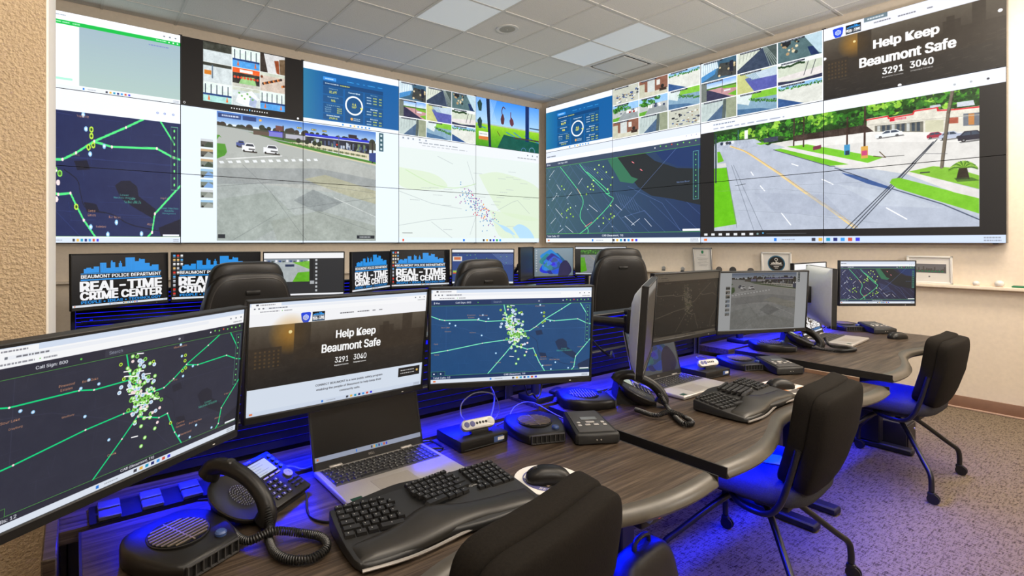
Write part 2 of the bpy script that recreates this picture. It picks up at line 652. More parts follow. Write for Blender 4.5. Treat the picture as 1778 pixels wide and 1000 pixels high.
        for t in T:
            a, b, c_ = P[t[0]], P[t[1]], P[t[2]]
            u0, u1 = max(0, int(min(a[0], b[0], c_[0]))), min(m.shape[1], int(max(a[0], b[0], c_[0])) + 2)
            v0, v1 = max(0, int(min(a[1], b[1], c_[1]))), min(m.shape[0], int(max(a[1], b[1], c_[1])) + 2)
            if u1 <= u0 or v1 <= v0:
                continue
            X = np.arange(u0, u1)[None, :] + 0.5
            Y = np.arange(v0, v1)[:, None] + 0.5
            e0 = (b[0] - a[0]) * (Y - a[1]) - (b[1] - a[1]) * (X - a[0])
            e1 = (c_[0] - b[0]) * (Y - b[1]) - (c_[1] - b[1]) * (X - b[0])
            e2 = (a[0] - c_[0]) * (Y - c_[1]) - (a[1] - c_[1]) * (X - c_[0])
            m[v0:v1, u0:u1] |= ((e0 >= 0) & (e1 >= 0) & (e2 >= 0)) | ((e0 <= 0) & (e1 <= 0) & (e2 <= 0))
        k = int(round(bold * kh * ss * 0.9))
        if k:
            g = m.copy()
            for dx in range(-k, k + 1):
                for dy in (-(k // 2), 0, k // 2):
                    if dx * dx + dy * dy <= k * k + 1:
                        g |= np.roll(np.roll(m, dx, 1), dy, 0)
            m = g
        s.mix(q, m.reshape(j1 - j0, ss, i1 - i0, ss).mean((1, 3)).astype(np.float32), col)
        return s

    def dashes(s, x, y, wd, h, col, seed=0, al=0.8):
        """a line of print too small to read"""
        r = random.Random(seed)
        e = x + wd
        while x < e:
            k = r.uniform(0.05, 0.16) * wd
            s.rect(x, y, min(x + k, e), y + h, col, al)
            x += k + 0.03 * wd
        return s

    def grainy(s, x0, y0, x1, y1, amp, cell=1.0, seed=0):
        q = s.win(x0 * s.kx, y0 * s.ky, x1 * s.kx, y1 * s.ky)
        if not q:
            return s
        i0, j0, i1, j1 = q
        g = np.random.default_rng(seed)
        h, w_ = j1 - j0, i1 - i0
        n = np.zeros((h, w_), np.float32)
        for c_, k in ((cell * 8, 0.5), (cell * 3, 0.35), (cell, 0.3)):
            gh, gw = max(2, int(h / c_) + 2), max(2, int(w_ / c_) + 2)
            b = g.uniform(-1, 1, (gh, gw)).astype(np.float32)
            yy = np.linspace(0, gh - 1.001, h)
            xx = np.linspace(0, gw - 1.001, w_)
            y0_, x0_ = yy.astype(int), xx.astype(int)
            fy, fx = (yy - y0_)[:, None], (xx - x0_)[None, :]
            n += k * ((b[y0_][:, x0_] * (1 - fx) + b[y0_][:, x0_ + 1] * fx) * (1 - fy) + (b[y0_ + 1][:, x0_] * (1 - fx) + b[y0_ + 1][:, x0_ + 1] * fx) * fy)
        s.a[j0:j1, i0:i1] += n[..., None] * amp
        return s

    def blobs(s, pts, rad, cols, seed=0, n=1):
        r = random.Random(seed)
        for x, y in pts:
            for _ in range(n):
                s.circ(x, y, rad * r.uniform(0.7, 1.3), r.choice(cols))
        return s


def canvas(w_, h, col, uw=100, uh=100):
    a = np.empty((h, w_, 3), np.float32)
    a[:] = col
    return Cv(a, uw, uh)


def image(name, cv):
    h, w_ = cv.a.shape[:2]
    im = bpy.data.images.new(name, w_, h)
    px = np.ones((h, w_, 4), np.float32)
    px[..., :3] = np.clip(cv.a[::-1] / 255.0, 0, 1)
    im.pixels.foreach_set(px.ravel())
    im.update()
    im.pack()
    return im


def screen_mat(name, cv, strength=1.0, rough=0.35):
    m = mat(name, (0.004, 0.004, 0.004), rough, spec=0.35)
    t = nd(m, 'ShaderNodeTexImage')
    t.image = image(name, cv)
    t.extension = 'EXTEND'
    b = m.node_tree.nodes['Principled BSDF']
    lk(m, t.outputs['Color'], b.inputs['Emission Color'])
    b.inputs['Emission Strength'].default_value = strength
    return m


W_ = (250, 251, 253)
TASK = (222, 230, 242)


def taskbar(c, y0, y1, col=TASK, mid=50):
    c.rect(0, y0, 100, y1, col)
    ym, h = (y0 + y1) / 2, (y1 - y0)
    c.rect(1.5, ym - h * 0.2, 3, ym + h * 0.2, (235, 120, 60))
    c.rect(mid - 14, ym - h * 0.25, mid - 13, ym + h * 0.25, (40, 120, 220))
    c.dashes(mid - 11, ym - h * 0.1, 5, h * 0.2, (150, 155, 165), 3)
    for k, cc in enumerate(((60, 60, 70), (230, 180, 70), (30, 150, 190), (30, 40, 110), (60, 150, 230), (210, 80, 60), (60, 60, 220))):
        c.rect(mid + k * 2.4, ym - h * 0.25, mid + 1.3 + k * 2.4, ym + h * 0.25, cc)
    c.dashes(95, ym - h * 0.25, 4, h * 0.18, (140, 145, 155), 5)
    c.dashes(95, ym + h * 0.1, 4, h * 0.18, (140, 145, 155), 6)


def browser(c, y1, title='', tall=True):
    """window chrome from the top to y1"""
    c.rect(0, 0, 100, y1, W_)
    c.rect(0, 0, 100, y1 * 0.33, (214, 226, 244))
    c.rect(0.8, y1 * 0.06, 15, y1 * 0.33, W_)
    c.rect(3, y1 * 0.12, 4.2, y1 * 0.25, (60, 60, 70))
    c.dashes(5, y1 * 0.16, 7, y1 * 0.08, (110, 110, 120), 1)
    c.rect(7, y1 * 0.42, 80, y1 * 0.62, (240, 243, 249))
    c.dashes(9, y1 * 0.48, 9, y1 * 0.09, (90, 90, 100), 2)
    for k, x in enumerate((2, 4, 6)):
        c.rect(x, y1 * 0.46, x + 0.8, y1 * 0.58, (110, 115, 125))
    c.dashes(5, y1 * 0.78, 9, y1 * 0.09, (120, 120, 130), 4)
    c.circ(15.5, y1 * 0.82, 2.2, (90, 190, 60))
    c.dashes(16.5, y1 * 0.78, 4, y1 * 0.09, (120, 120, 130), 9)
    for x in (92, 95, 98):
        c.rect(x, y1 * 0.5, x + 0.7, y1 * 0.6, (110, 115, 125))
    c.dashes(94, y1 * 0.8, 5, y1 * 0.08, (150, 150, 155), 6)


ROADS = [[(0, 28), (5, 31.5), (8, 32.6), (28, 33), (33, 35), (45.5, 34.6)], [(44, 17.5), (45.2, 27), (46, 32), (49, 40), (51, 46), (51.4, 58)],
         [(0, 67.3), (10, 65), (31, 58.5), (44.4, 56), (51.5, 56)], [(34.7, 92), (44.4, 72.7), (51.4, 58)],
         [(51, 47), (56.5, 47), (60.5, 46.5), (64.6, 42), (70.3, 34), (80.7, 23.5), (86.7, 17)], [(70.3, 34.3), (76, 36.5), (91.4, 35), (97.4, 40), (100, 41)],
         [(92.8, 17.3), (97.8, 31)], [(49.8, 61), (59.2, 67), (62.9, 66), (64.6, 73), (67, 82), (70.6, 92)], [(100, 58), (90.7, 77), (89.7, 89), (88.2, 92)]]


def area_map(c, bg, bar, road, water, lane, lum=1.0, chrome=True, names=True):
    """the county map with its traffic roads and camera pins"""
    px = c.kx
    c.rect(0, 0, 100, 100, bg)
    c.grainy(0, 17, 100, 92, 3, 6, 11)
    r = random.Random(5)
    for _ in range(70):
        x, y = r.uniform(0, 100), r.uniform(18, 90)
        if r.random() < 0.5:
            c.line([(x, y), (x + r.uniform(3, 14), y + r.uniform(-1, 1))], 0.8, lane, 0.55)
        else:
            c.line([(x, y), (x + r.uniform(-1, 1), y + r.uniform(3, 14))], 0.8, lane, 0.55)
    c.line([(0, 36), (20, 42), (40, 57), (55, 70), (66, 92)], 1.0, lane, 0.9)
    c.line([(9, 18), (9, 66)], 1.0, lane, 0.9)
    c.line([(63, 45), (97, 45)], 1.0, lane, 0.8)
    for p in ([(77, 60), (79, 57), (82, 56.5), (84.5, 60), (85, 66), (88, 70), (91, 74), (90, 80), (84, 74), (79, 68)], [(67, 71), (71, 72), (72, 77), (68, 77)], [(64, 47), (68, 46), (69, 51), (65, 52)], [(92, 86), (100, 80), (100, 92), (93, 92)]):
        c.poly(p, water)
    c.line(cr2([(61, 52), (65, 58), (66, 66), (68, 75), (76, 78), (82, 84), (92, 88)]), 2.5, water)
    for p in ROADS:
        c.line(p, max(2.2, 0.0052 * c.a.shape[1]), road)
    for p in ROADS:
        for x, y in p[1:-1]:
            c.circ(x, y, 0.0035 * c.a.shape[1], (255, 225, 225))
    u = c.a.shape[1] / 560.0
    g = random.Random(8)
    for _ in range(190):
        a_, q = g.gauss(0, 1), g.gauss(0, 1)
        x, y = 51 + a_ * 3.1 + q * 0.6, 46 + q * 12 + a_ * 3
        if y < 18 or y > 84:
            continue
        t = g.random()
        if t < 0.5:
            c.circ(x, y, 4.2 * u, (140, 225, 90))
            c.circ(x, y, 2.4 * u, (70, 110, 50) if g.random() < 0.6 else (230, 250, 215))
        elif t < 0.75:
            c.circ(x, y, 4.4 * u, (225, 238, 250))
            c.circ(x, y, 2.4 * u, (170, 205, 240))
        elif t < 0.9:
            c.circ(x, y, 3.4 * u, (250, 225, 225))
        else:
            c.line([(x - 1.2, y), (x + 1.2, y + 0.5)], 2.5 * u, (255, 255, 255))
    for x, y in ((69.4, 27), (69.4, 31), (68.5, 38), (70, 36.5), (64.7, 74), (43.5, 33), (42, 23), (55, 26)):
        c.circ(x, y, 3.8 * u, (190, 230, 70))
        c.circ(x, y, 1.8 * u, (40, 70, 30))
    for x, y in ((11, 36), (14.5, 38.5), (31, 28), (34.5, 32), (28.5, 32), (30.5, 50), (67.7, 27), (69, 42), (73.5, 36.5), (39.5, 70), (77.5, 83), (74.7, 90.5), (69.2, 86), (86, 90), (66.8, 18.5)):
        c.circ(x, y, 3.2 * u, (150, 205, 245))
        c.circ(x, y, 1.6 * u, (245, 250, 255))
    if names:
        for x, y, t in ((24, 27, 'Pinewood'), (24, 29.5, 'Estates'), (8.5, 39.5, 'Sour Lake'), (10, 44, 'Grayburg'), (25, 46, 'Westbury'), (3, 57, 'Ford'), (3.5, 68.5, 'Nome'), (66.7, 18.8, 'Mauriceville'), (64.5, 42.5, 'Rose City'), (41, 79.5, 'Cheek'), (69.5, 75.5, 'Central'), (69.5, 78, 'Gardens'), (77, 79, 'Port Neches'), (72.5, 85, 'Nederland'), (65, 92, 'Viterbo'), (94, 66, 'Bridge City'), (89, 83, 'Atreco'), (31.5, 27.5, 'Bevil Oaks')):
            c.text(x, y, t, 1.45, (215, 150, 112), 0.0, 'c')
        c.text(83, 67, 'Lower', 1.6, (80, 190, 160), 0.0, 'c')
        c.text(83, 69, 'Neches Wildlife', 1.8, (80, 190, 160), 0.0, 'c')
    if lum != 1.0:
        c.a[:] *= lum
    c.rect(0, 11, 100, 17, bar)
    c.rect(36, 12, 68, 16.4, tuple(min(255, v + 12) for v in bar))
    c.line([(0, 17.2), (100, 17.2)], 1.4, (90, 190, 70))
    c.line([(0, 92), (100, 92)], 1.4, (90, 190, 70))
    c.rect(0, 92.3, 100, 96, bar)
    c.text(1.6, 13, '\u2261 Map', 2.4, (235, 238, 245), 0.02)
    c.text(14.5, 13, 'Call Sign: 800', 2.4, (235, 238, 245), 0.02)
    c.circ(28, 14.2, 2 * u, (90, 200, 70))
    c.text(37.5, 13, 'Search', 2.0, (160, 170, 185), 0.0)
    c.circ(66, 14, 2.4 * u, (240, 240, 245), 1.2 * u)
    for k, cc in enumerate(((245, 245, 245), (120, 220, 90), (120, 220, 90), (235, 80, 60), (120, 220, 90), (120, 220, 90), (120, 220, 90), (120, 220, 90))):
        c.circ(81.5 + k * 2.35, 13.8 - (k % 2) * 0.6, 2.1 * u, cc)
    c.rect(96.6, 20, 99, 61, bar, 0.5)
    c.line([(96.6, 20), (99, 20), (99, 61), (96.6, 61), (96.6, 20)], 1.2, (110, 190, 150))
    for k in range(9):
        c.circ(97.8, 22.5 + k * 4.4, 1.8 * u, (110, 230, 120))
    c.rect(0.4, 87.5, 8.5, 92, bar)
    c.line([(0.4, 92), (0.4, 87.5), (8.5, 87.5), (8.5, 92)], 1.2, (90, 190, 70))
    c.line([(4.4, 87.5), (4.4, 92)], 1.0, (90, 190, 70))
    for x in (2, 6):
        c.circ(x, 90, 2.4 * u, (235, 238, 245))
    c.text(1.5, 93.2, 'Total Calls: 12', 2.0, (235, 238, 245), 0.01)
    c.text(51.5, 92.9, 'CAD (Beaumont, TX)', 2.3, (240, 242, 248), 0.02, 'c')
    c.rect(93.5, 90.2, 99.5, 91.6, (235, 238, 245))
    if chrome:
        browser(c, 11)
        taskbar(c, 96, 100)
    return c


def cr2(pts, n=6):
    return [(p.x, p.y) for p in cr([(x, y, 0) for x, y in pts], n)]


def town_map(c, bg=(58, 92, 104), dark=(34, 52, 92), header=True):
    """the street map by the river"""
    c.grad(0, 0, 100, 100, bg, dark, True)
    r = random.Random(3)
    lane = (105, 130, 190)
    for k in range(-6, 12):
        c.line([(k * 9 - 8, 0), (k * 9 + 26, 100)] if k < 5 else [(k * 9 - 8, 60), (k * 9 + 10, 100)], 1.3, lane, 0.6)
    for k in range(-2, 9):
        c.line([(0, k * 17 + 12), (max(3, 26 - k), k * 17 - 60)], 1.3, lane, 0.5)
    for k in range(9):
        x, y = 24 + k * 2.2, 2 + k * 1.2
        c.line([(x, y), (x + 8, y + 17)], 1.2, lane, 0.7)
    for k in range(8):
        x = 52 + k * 1.6
        c.line([(x, 46 + k * 1.3), (x + 4, 66 + k)], 1.2, lane, 0.8)
    c.poly([(53, 0), (70, 0), (76, 12), (88, 24), (100, 28), (100, 69), (86, 60), (74, 54), (66, 42), (60, 24)], (36, 40, 44))
    c.poly([(76, 0), (100, 0), (100, 26), (88, 22), (80, 12)], (30, 52, 100))
    c.poly([(47, 2), (53, 0), (62, 28), (66, 32), (63, 37), (55, 33)], (52, 112, 84))
    c.line([(88, 0), (68, 44), (42, 98)], 1.6, lane, 0.8)
    c.line([(60, 40), (80, 64), (90, 98)], 1.4, lane, 0.7)
    c.line([(56, 80), (62, 76), (70, 72), (75, 84)], 1.6, lane, 0.8)
    for a_, b_ in (((3, 14), (7, 5)), ((9, 27), (12, 36)), ((26, 30), (29, 22)), ((5, 50), (9, 42)), ((17, 48), (21, 40)), ((8, 62), (14, 76)), ((16, 88), (22, 98)), ((4, 84), (8, 76)), ((34, 60), (40, 70)), ((58, 78), (64, 90)), ((70, 82), (74, 92)), ((62, 90), (67, 82)), ((10, 98), (14, 92)), ((52, 62), (56, 70))):
        c.line([a_, b_], 2.0, (235, 240, 250))
    gr = (90, 230, 150)
    for p in ([(12, 2), (25, 36), (29, 49), (29.5, 58), (27.5, 70), (28, 80), (33, 93), (33, 100)], [(27, 2), (32, 15), (46, 46), (50, 57), (36, 86), (27, 100)], [(32, 15), (34, 17), (47.5, 44), (46, 46)]):
        c.line(cr2(p, 4), 3.2, gr)
    c.line([(25, 36), (28, 46)], 3.0, (240, 170, 140))
    c.line([(31, 90), (36, 84)], 3.0, (240, 130, 120))
    for x, y in ((38, 12), (41, 7), (44, 10), (40, 17), (46, 18), (43, 27), (37, 27), (36, 32), (33, 35), (35, 39), (37, 40), (32, 45), (50, 26), (49, 36), (47, 41), (13, 30), (15, 35), (13, 70), (17, 66), (18, 64), (20, 71), (17, 76), (22, 75), (40, 79), (44, 79), (48, 81), (50, 79), (51, 77), (44, 86), (49, 74), (49, 63), (20, 62), (37, 35)):
        c.circ(x, y, 4.0, (185, 240, 60))
        c.circ(x, y, 1.9, (60, 110, 40) if (int(x) + int(y)) % 2 else (245, 255, 235))
    for x, y in ((3, 18), (9, 40), (6, 46), (10, 44), (24, 60), (33, 66), (12, 88), (2, 56), (41, 90), (50, 91), (18, 56)):
        c.circ(x, y, 2.6, (225, 240, 255))
    for x, y in ((63, 10), (68, 21)):
        c.line([(x - 0.6, y - 1), (x + 0.6, y + 1)], 4, (235, 90, 100))
        c.circ(x, y, 1.8, (255, 255, 255))
    c.text(88, 40, 'Neches River', 2.0, (120, 150, 210), 0.0)
    c.line([(0, 0.4), (100, 0.4)], 1.6, (90, 190, 70))
    c.line([(0, 99.4), (100, 99.4)], 1.6, (90, 190, 70))
    c.rect(96.4, 7, 99, 62, (34, 66, 82), 0.6)
    c.line([(96.4, 7), (99, 7), (99, 62), (96.4, 62), (96.4, 7)], 1.4, (110, 190, 190))
    for k in range(9):
        c.circ(97.7, 11 + k * 6, 2.4, (110, 230, 110))
    c.rect(91, 96, 99.8, 98.6, (245, 245, 245))
    return c


def town_window(c, bg=(58, 92, 104), dark=(34, 52, 92)):
    c.rect(0, 0, 100, 100, W_)
    c.rect(0, 0, 100, 7, (222, 230, 246))
    c.dashes(1, 4.5, 7, 1.2, (90, 95, 105), 2)
    for x in (93, 95.5, 98):
        c.circ(x, 8, 2, (130, 140, 190))
    c.rect(0, 11.5, 100, 17, (58, 72, 98))
    c.text(1, 13, '\u2261 Map', 2.0, (235, 238, 245), 0.02)
    c.text(10, 13, 'Call Sign: 800', 2.0, (235, 238, 245), 0.02)
    for k, cc in enumerate(((245, 245, 245), (120, 220, 90), (120, 220, 90), (235, 80, 60), (120, 220, 90), (120, 220, 90), (120, 220, 90), (120, 220, 90))):
        c.circ(76 + k * 3.1, 14 - (k % 2) * 0.8, 3.0, cc)
    town_map(c.sub(0, 17, 100, 91), bg, dark)
    c.rect(0, 91, 100, 95.5, (44, 62, 92))
    c.text(50, 92, 'CAD (Beaumont, TX)', 2.4, (240, 242, 248), 0.02, 'c')
    c.text(1, 92.2, 'Total Calls: 12', 2.0, (235, 238, 245), 0.01)
    taskbar(c, 95.5, 100, (232, 240, 250))
    return c


def badge(c, x, y, wd, h):
    c.poly([(x, y + h * 0.08), (x + wd * 0.15, y), (x + wd * 0.85, y), (x + wd, y + h * 0.08), (x + wd * 0.92, y + h * 0.7), (x + wd * 0.75, y + h), (x + wd * 0.25, y + h), (x + wd * 0.08, y + h * 0.7)], (30, 70, 225))
    c.circ(x + wd / 2, y + h * 0.5, 0.28 * wd * c.kx, (245, 247, 255))
    c.circ(x + wd / 2, y + h * 0.5, 0.2 * wd * c.kx, (70, 110, 230), 0.05 * wd * c.kx)
    for k in range(6):
        t = k * PI / 3
        c.line([(x + wd / 2, y + h * 0.5), (x + wd / 2 + 0.24 * wd * math.cos(t), y + h * 0.5 + 0.24 * h * math.sin(t))], 0.03 * wd * c.kx + 0.6, (90, 125, 235))


def skyline(c, x0, x1, yb, h, col):
    W = x1 - x0
    for a_, b_, t in ((0.0, 0.12, .28), (.12, .19, .42), (.20, .28, .66), (.28, .34, .3), (.34, .36, .8), (.335, .395, .68), (.395, .44, .32), (.44, .485, .6), (.455, .47, .75), (.485, .53, .35), (.53, .66, .98), (.64, .76, .7), (.72, .735, .9), (.715, .80, .84), (.76, .87, .55), (.85, .93, .32), (.9, 1.0, .42), (.03, .09, .36)):
        c.rect(x0 + W * a_, yb - h * t, x0 + W * b_, yb, col)
    dk = tuple(v * 0.55 for v in col)
    for k in range(6):
        c.line([(x0 + W * (.545 + k * .02), yb - h * .9), (x0 + W * (.545 + k * .02), yb - h * .1)], 0.8, dk, 0.5)
    for k in range(3):
        c.line([(x0 + W * (.22 + k * .022), yb - h * .6), (x0 + W * (.22 + k * .022), yb - h * .1)], 0.8, dk, 0.5)


def rtcc(c, icons=False, bar=True, mini=False):
    c.rect(0, 0, 100, 100, (20, 19, 21))
    x0, x1 = (4, 96) if mini else (8, 93)
    bl = (40, 150, 235)
    skyline(c, x0 + 3, x1 - 3, 35, 29, bl)
    c.rect(x0, 35.4, x1, 37, bl)
    c.text(x0 + 0.5, 38.6, 'BEAUMONT POLICE DEPARTMENT', 6.6, (250, 250, 252), 0.035, 'l', x1 - x0 - 1)
    c.rect(x0, 47, x1, 49.6, bl)
    c.text(x0, 51.8, 'REAL-TIME', 18, (250, 250, 252), 0.055, 'l', x1 - x0)
    c.text(x0, 71.6, 'CRIME CENTER', 15, (250, 250, 252), 0.055, 'l', x1 - x0)
    c.text(x0 + 0.5, 88.6, 'PEOPLE \u2022 IDEAS \u2022 TECHNOLOGY', 5.4, bl, 0.04, 'l', x1 - x0 - 1)
    if icons:
        r = random.Random(4)
        for k in range(10):
            for j in range(3 if k < 3 else 1 if k > 4 else 2):
                x, y = 1.2 + j * 4, 2.5 + k * 9.2
                c.rect(x, y, x + 2.6, y + 4.2, r.choice(((240, 240, 240), (90, 170, 230), (220, 60, 50), (230, 190, 120), (200, 205, 215))))
                c.dashes(x, y + 5, 2.6, 1.4, (225, 225, 225), k * 3 + j)
    if bar:
        taskbar(c, 95.8, 100, (226, 233, 242))
    return c


def site(c, y0, y1, lower=True):
    """the public registration page between y0 and y1 (picture), white above and below"""
    dk = (46, 42, 38)
    c.grad(0, y0, 100, y0 + (y1 - y0) * 0.35, (92, 84, 72), (62, 54, 46))
    c.grad(0, y0 + (y1 - y0) * 0.35, 100, y1, (58, 50, 42), (38, 35, 33))
    H = y1 - y0
    for k in range(26):
        c.circ(20, y0 + H * 0.16, (26 - k) * 0.42 * c.kx, (205, 140, 40), None, 0.035)
    r = random.Random(2)
    for a_, b_, t in ((0, 16, .35), (22, 30.5, 0.0), (43, 48.5, .22), (49, 60, .34), (70, 79, .18), (72, 76, .12), (84.5, 91, -.02), (60, 70, .36), (30.5, 43, .38), (79, 100, .3)):
        c.poly([(a_, y0 + H * .62), (a_, y0 + H * max(0, t)), (b_, y0 + H * max(0, t)), (b_, y0 + H * .62)], (54, 46, 38), 0.75)
    for k in range(110):
        x, y = r.uniform(0, 100), r.uniform(y0 + H * .4, y1 - 1)
        c.line([(x, y), (min(100, x + r.uniform(1, 6)), y - r.uniform(0, 1.5))], 1.0, (88, 78, 68), 0.45)
    for k in range(30):
        c.rect(3 + (k % 6) * 2.2, y0 + H * (.4 + .06 * (k // 6)), 3.9 + (k % 6) * 2.2, y0 + H * (.43 + .06 * (k // 6)), (110, 84, 50), 0.5)
    c.circ(20, y0 + H * 0.13, 0.9 * c.kx, (235, 215, 150))
    c.grainy(0, y0, 100, y1, 6, 3, 4)


def website(c):
    c.rect(0, 0, 100, 100, W_)
    browser(c, 9.5)
    c.rect(0, 9.5, 100, 20.5, (246, 247, 250))
    badge(c, 25, 11.2, 5.2, 9.2)
    rtcc(c.sub(31, 11.2, 37.6, 20), False, False, True)
    for x, wd in ((46, 8), (56, 7), (65, 1.8), (69, 2)):
        c.dashes(x, 14.2, wd, 1.0, (70, 70, 78), int(x))
    site(c, 20.5, 76)
    wt = (252, 252, 252)
    c.text(56, 31, 'Help Keep', 9.3, wt, 0.03, 'c', 23)
    c.text(54, 43, 'Beaumont Safe', 8.2, wt, 0.03, 'c', 34)
    c.text(48.3, 57, '3291', 5.4, wt, 0.015, 'c', 7.6)
    c.text(59, 56.6, '3040', 5.4, wt, 0.015, 'c', 7.6)
    c.text(48.3, 64.2, 'Registered Cameras', 1.7, wt, 0.02, 'c', 8)
    c.text(59, 63.8, 'Integrated Cameras', 1.7, wt, 0.02, 'c', 7.6)
    c.rect(0, 76, 100, 96, (214, 224, 238))
    tx = (48, 48, 54)
    c.text(54, 80.6, 'CONNECT BEAUMONT is a new public safety program', 2.6, tx, 0.012, 'c', 39)
    c.text(54, 85, 'enabling the people of Beaumont to help keep their', 2.6, tx, 0.012, 'c', 38)
    c.text(54, 89.4, 'community safe.', 2.5, tx, 0.012, 'c', 12)
    c.rect(84, 78.5, 98.4, 88, (34, 32, 32))
    c.dashes(85.5, 81, 9, 1.0, (225, 225, 225), 2)
    c.dashes(85.5, 84, 9.5, 1.0, (225, 225, 225), 3)
    c.circ(96.6, 83, 0.7 * c.kx, (220, 180, 90))
    taskbar(c, 96, 100, (206, 217, 234), 52)
    return c


def tree(c, x, y, rx, n=26, seed=0, cols=((20, 60, 16), (36, 96, 22), (60, 140, 32), (96, 178, 48))):
    r = random.Random(seed)
    for k in range(n):
        q = k / n
        a_, d = r.uniform(0, 2 * PI), math.sqrt(r.random())
        c.circ(x + rx * d * math.cos(a_), y + rx * 0.9 * d * math.sin(a_) - q * rx * 0.25, rx * c.kx * r.uniform(.16, .3), r.choice(cols[:2] if q < .45 else cols[1:]), None, 0.9)
    for k in range(n * 2):
        q = k / n / 2
        a_, d = r.uniform(0, 2 * PI), math.sqrt(r.random())
        c.circ(x + rx * d * math.cos(a_), y + rx * 0.9 * d * math.sin(a_), rx * c.kx * r.uniform(.05, .11), r.choice(cols), None, 0.8)


def crossroads(c, grey=False):
    """street camera: a wide crossing with a filling station on the right"""
    c.grad(0, 0, 100, 9, (70, 120, 200), (170, 200, 235))
    r = random.Random(1)
    for k in range(46):
        x = r.uniform(0, 100)
        c.circ(x, 10.2 + r.uniform(-1.6, 1.2), r.uniform(.9, 2.2) * c.kx, r.choice(((34, 40, 30), (50, 56, 44), (60, 52, 46))))
    c.rect(0, 10.5, 100, 17, (72, 74, 62))
    c.poly([(0, 11), (22, 12.5), (60, 21), (100, 30), (100, 100), (0, 100)], (164, 172, 170))
    c.poly([(0, 12.6), (10, 12), (45, 20), (100, 34), (100, 60), (0, 52)], (172, 176, 172))
    c.poly([(17, 13.6), (30, 14.5), (50, 17), (50, 19), (30, 16.6)], (66, 110, 44))
    for x, wd, h, cc in ((29, 9, 3.4, (120, 120, 205)), (20, 9, 2.2, (96, 80, 70)), (39, 12, 2.6, (176, 176, 190))):
        c.rect(x, 14 - h, x + wd, 15, cc)
    c.rect(28.6, 10.4, 37.6, 11.2, (70, 70, 190))
    c.rect(33, 5.6, 38, 9.6, (110, 66, 60))
    c.rect(37.2, 5, 37.8, 17, (50, 46, 44))
    c.poly([(52, 17), (52, 10.8), (95, 12), (95, 24), (70, 20.5)], (38, 40, 56))
    r = random.Random(6)
    for k in range(60):
        x = r.uniform(53, 94)
        c.rect(x, r.uniform(12, 18), x + r.uniform(.6, 2), r.uniform(18, 20.5), r.choice(((180, 190, 205), (70, 84, 120), (24, 26, 36), (110, 130, 90))))
    c.poly([(51, 8.8), (95, 8.6), (95, 10.6), (51, 10.8)], (36, 50, 205))
    c.poly([(51, 10.7), (95, 10.6), (95, 11.2), (51, 11.5)], (215, 220, 235))
    c.rect(80, 5.2, 86, 8.4, (46, 34, 40))
    c.poly([(40, 18.2), (56, 16.8), (95, 21), (95, 26.5), (70, 22.5)], (214, 206, 180))
    for k in range(40):
        x = 42 + k * 1.3
        c.circ(x, 19 + k * .115, .7 * c.kx, (70, 84, 46) if k % 3 else (160, 160, 120), None, 0.8)
    c.poly([(29, 17), (40, 18.4), (70, 23), (100, 27.6), (100, 29.6), (62, 24), (36, 19.4)], (70, 128, 42))
    c.poly([(36, 19.4), (62, 24), (100, 29.6), (100, 31), (62, 25), (35, 20)], (206, 196, 166))
    for x, y in ((47, 17), (52, 17.2), (57, 17.6), (60, 18)):
        c.circ(x, y - 1, 1.5 * c.kx, (36, 44, 28))
    c.rect(73, 7, 73.5, 25, (96, 104, 110))
    c.circ(72, 15.6, .6 * c.kx, (220, 60, 50))
    c.rect(97, 9.5, 98, 29, (44, 38, 36))
    c.poly([(95, 20), (100, 19), (100, 28), (95, 27)], (44, 64, 130))
    for x in (47, 56, 63):
        c.rect(x - 1, 4.4, x + 2, 5.8, (40, 40, 36))
        for k in range(3):
            c.rect(x - .8 + k, 4.6, x - .2 + k, 5.6, (244, 226, 120))
    for x0, y0, x1, y1 in ((0, 18.5, 2.4, 22.5), (0, 25, 5.4, 37)):
        c.poly([(x0, y0), (x1 - 1, y0), (x1, (y0 + y1) / 2), (x1 - 1.2, y1 - 3), (x0, y1)], (78, 146, 44))
    for x, y, wd, h, cc in ((10.4, 21.2, 4.6, 5, (74, 88, 150)), (13.6, 22.4, 7.4, 7, (238, 240, 242)), (25.8, 22.2, 8.6, 7.2, (232, 234, 238))):
        c.rect(x + .8, y + h - .6, x + wd + 1.2, y + h + .5, (60, 56, 52))
        c.rect(x, y + h * .3, x + wd, y + h * .9, cc)
        c.poly([(x + wd * .2, y + h * .35), (x + wd * .3, y), (x + wd * .85, y), (x + wd * .98, y + h * .35)], cc)
        c.poly([(x + wd * .27, y + h * .36), (x + wd * .34, y + h * .1), (x + wd * .82, y + h * .1), (x + wd * .93, y + h * .36)], (50, 54, 66))
        c.rect(x + wd * .5, y + h * .6, x + wd * .98, y + h * .78, (96, 96, 98))
        for q in (.14, .85):
            c.circ(x + wd * q, y + h * .9, .55 * c.kx, (34, 34, 36))
    for k in range(13):
        x, y = 1 + k * 4.6, 38.6 - k * .72
        c.poly([(x, y), (x + 2.3, y - .3), (x + 3.1, y + 1.5), (x + .8, y + 1.9)], (230, 234, 236))
    c.poly([(4.7, 36.3), (24.7, 32), (37, 29.8), (37, 30.5), (24.7, 32.8), (4.7, 37.1)], (224, 226, 224))
    for p, cc in (([(0, 44), (60, 38), (100, 44), (100, 50), (50, 52), (0, 56)], (140, 146, 148)), ([(50, 48), (64, 43), (100, 54), (100, 66), (80, 60)], (172, 170, 138)), ([(0, 68), (30, 60), (46, 80), (20, 100), (0, 100)], (150, 160, 154)), ([(56, 56), (76, 66), (60, 76), (44, 66)], (128, 136, 138)), ([(30, 84), (60, 74), (100, 86), (100, 100), (34, 100)], (150, 158, 150))):
        c.poly(p, cc, 0.7)
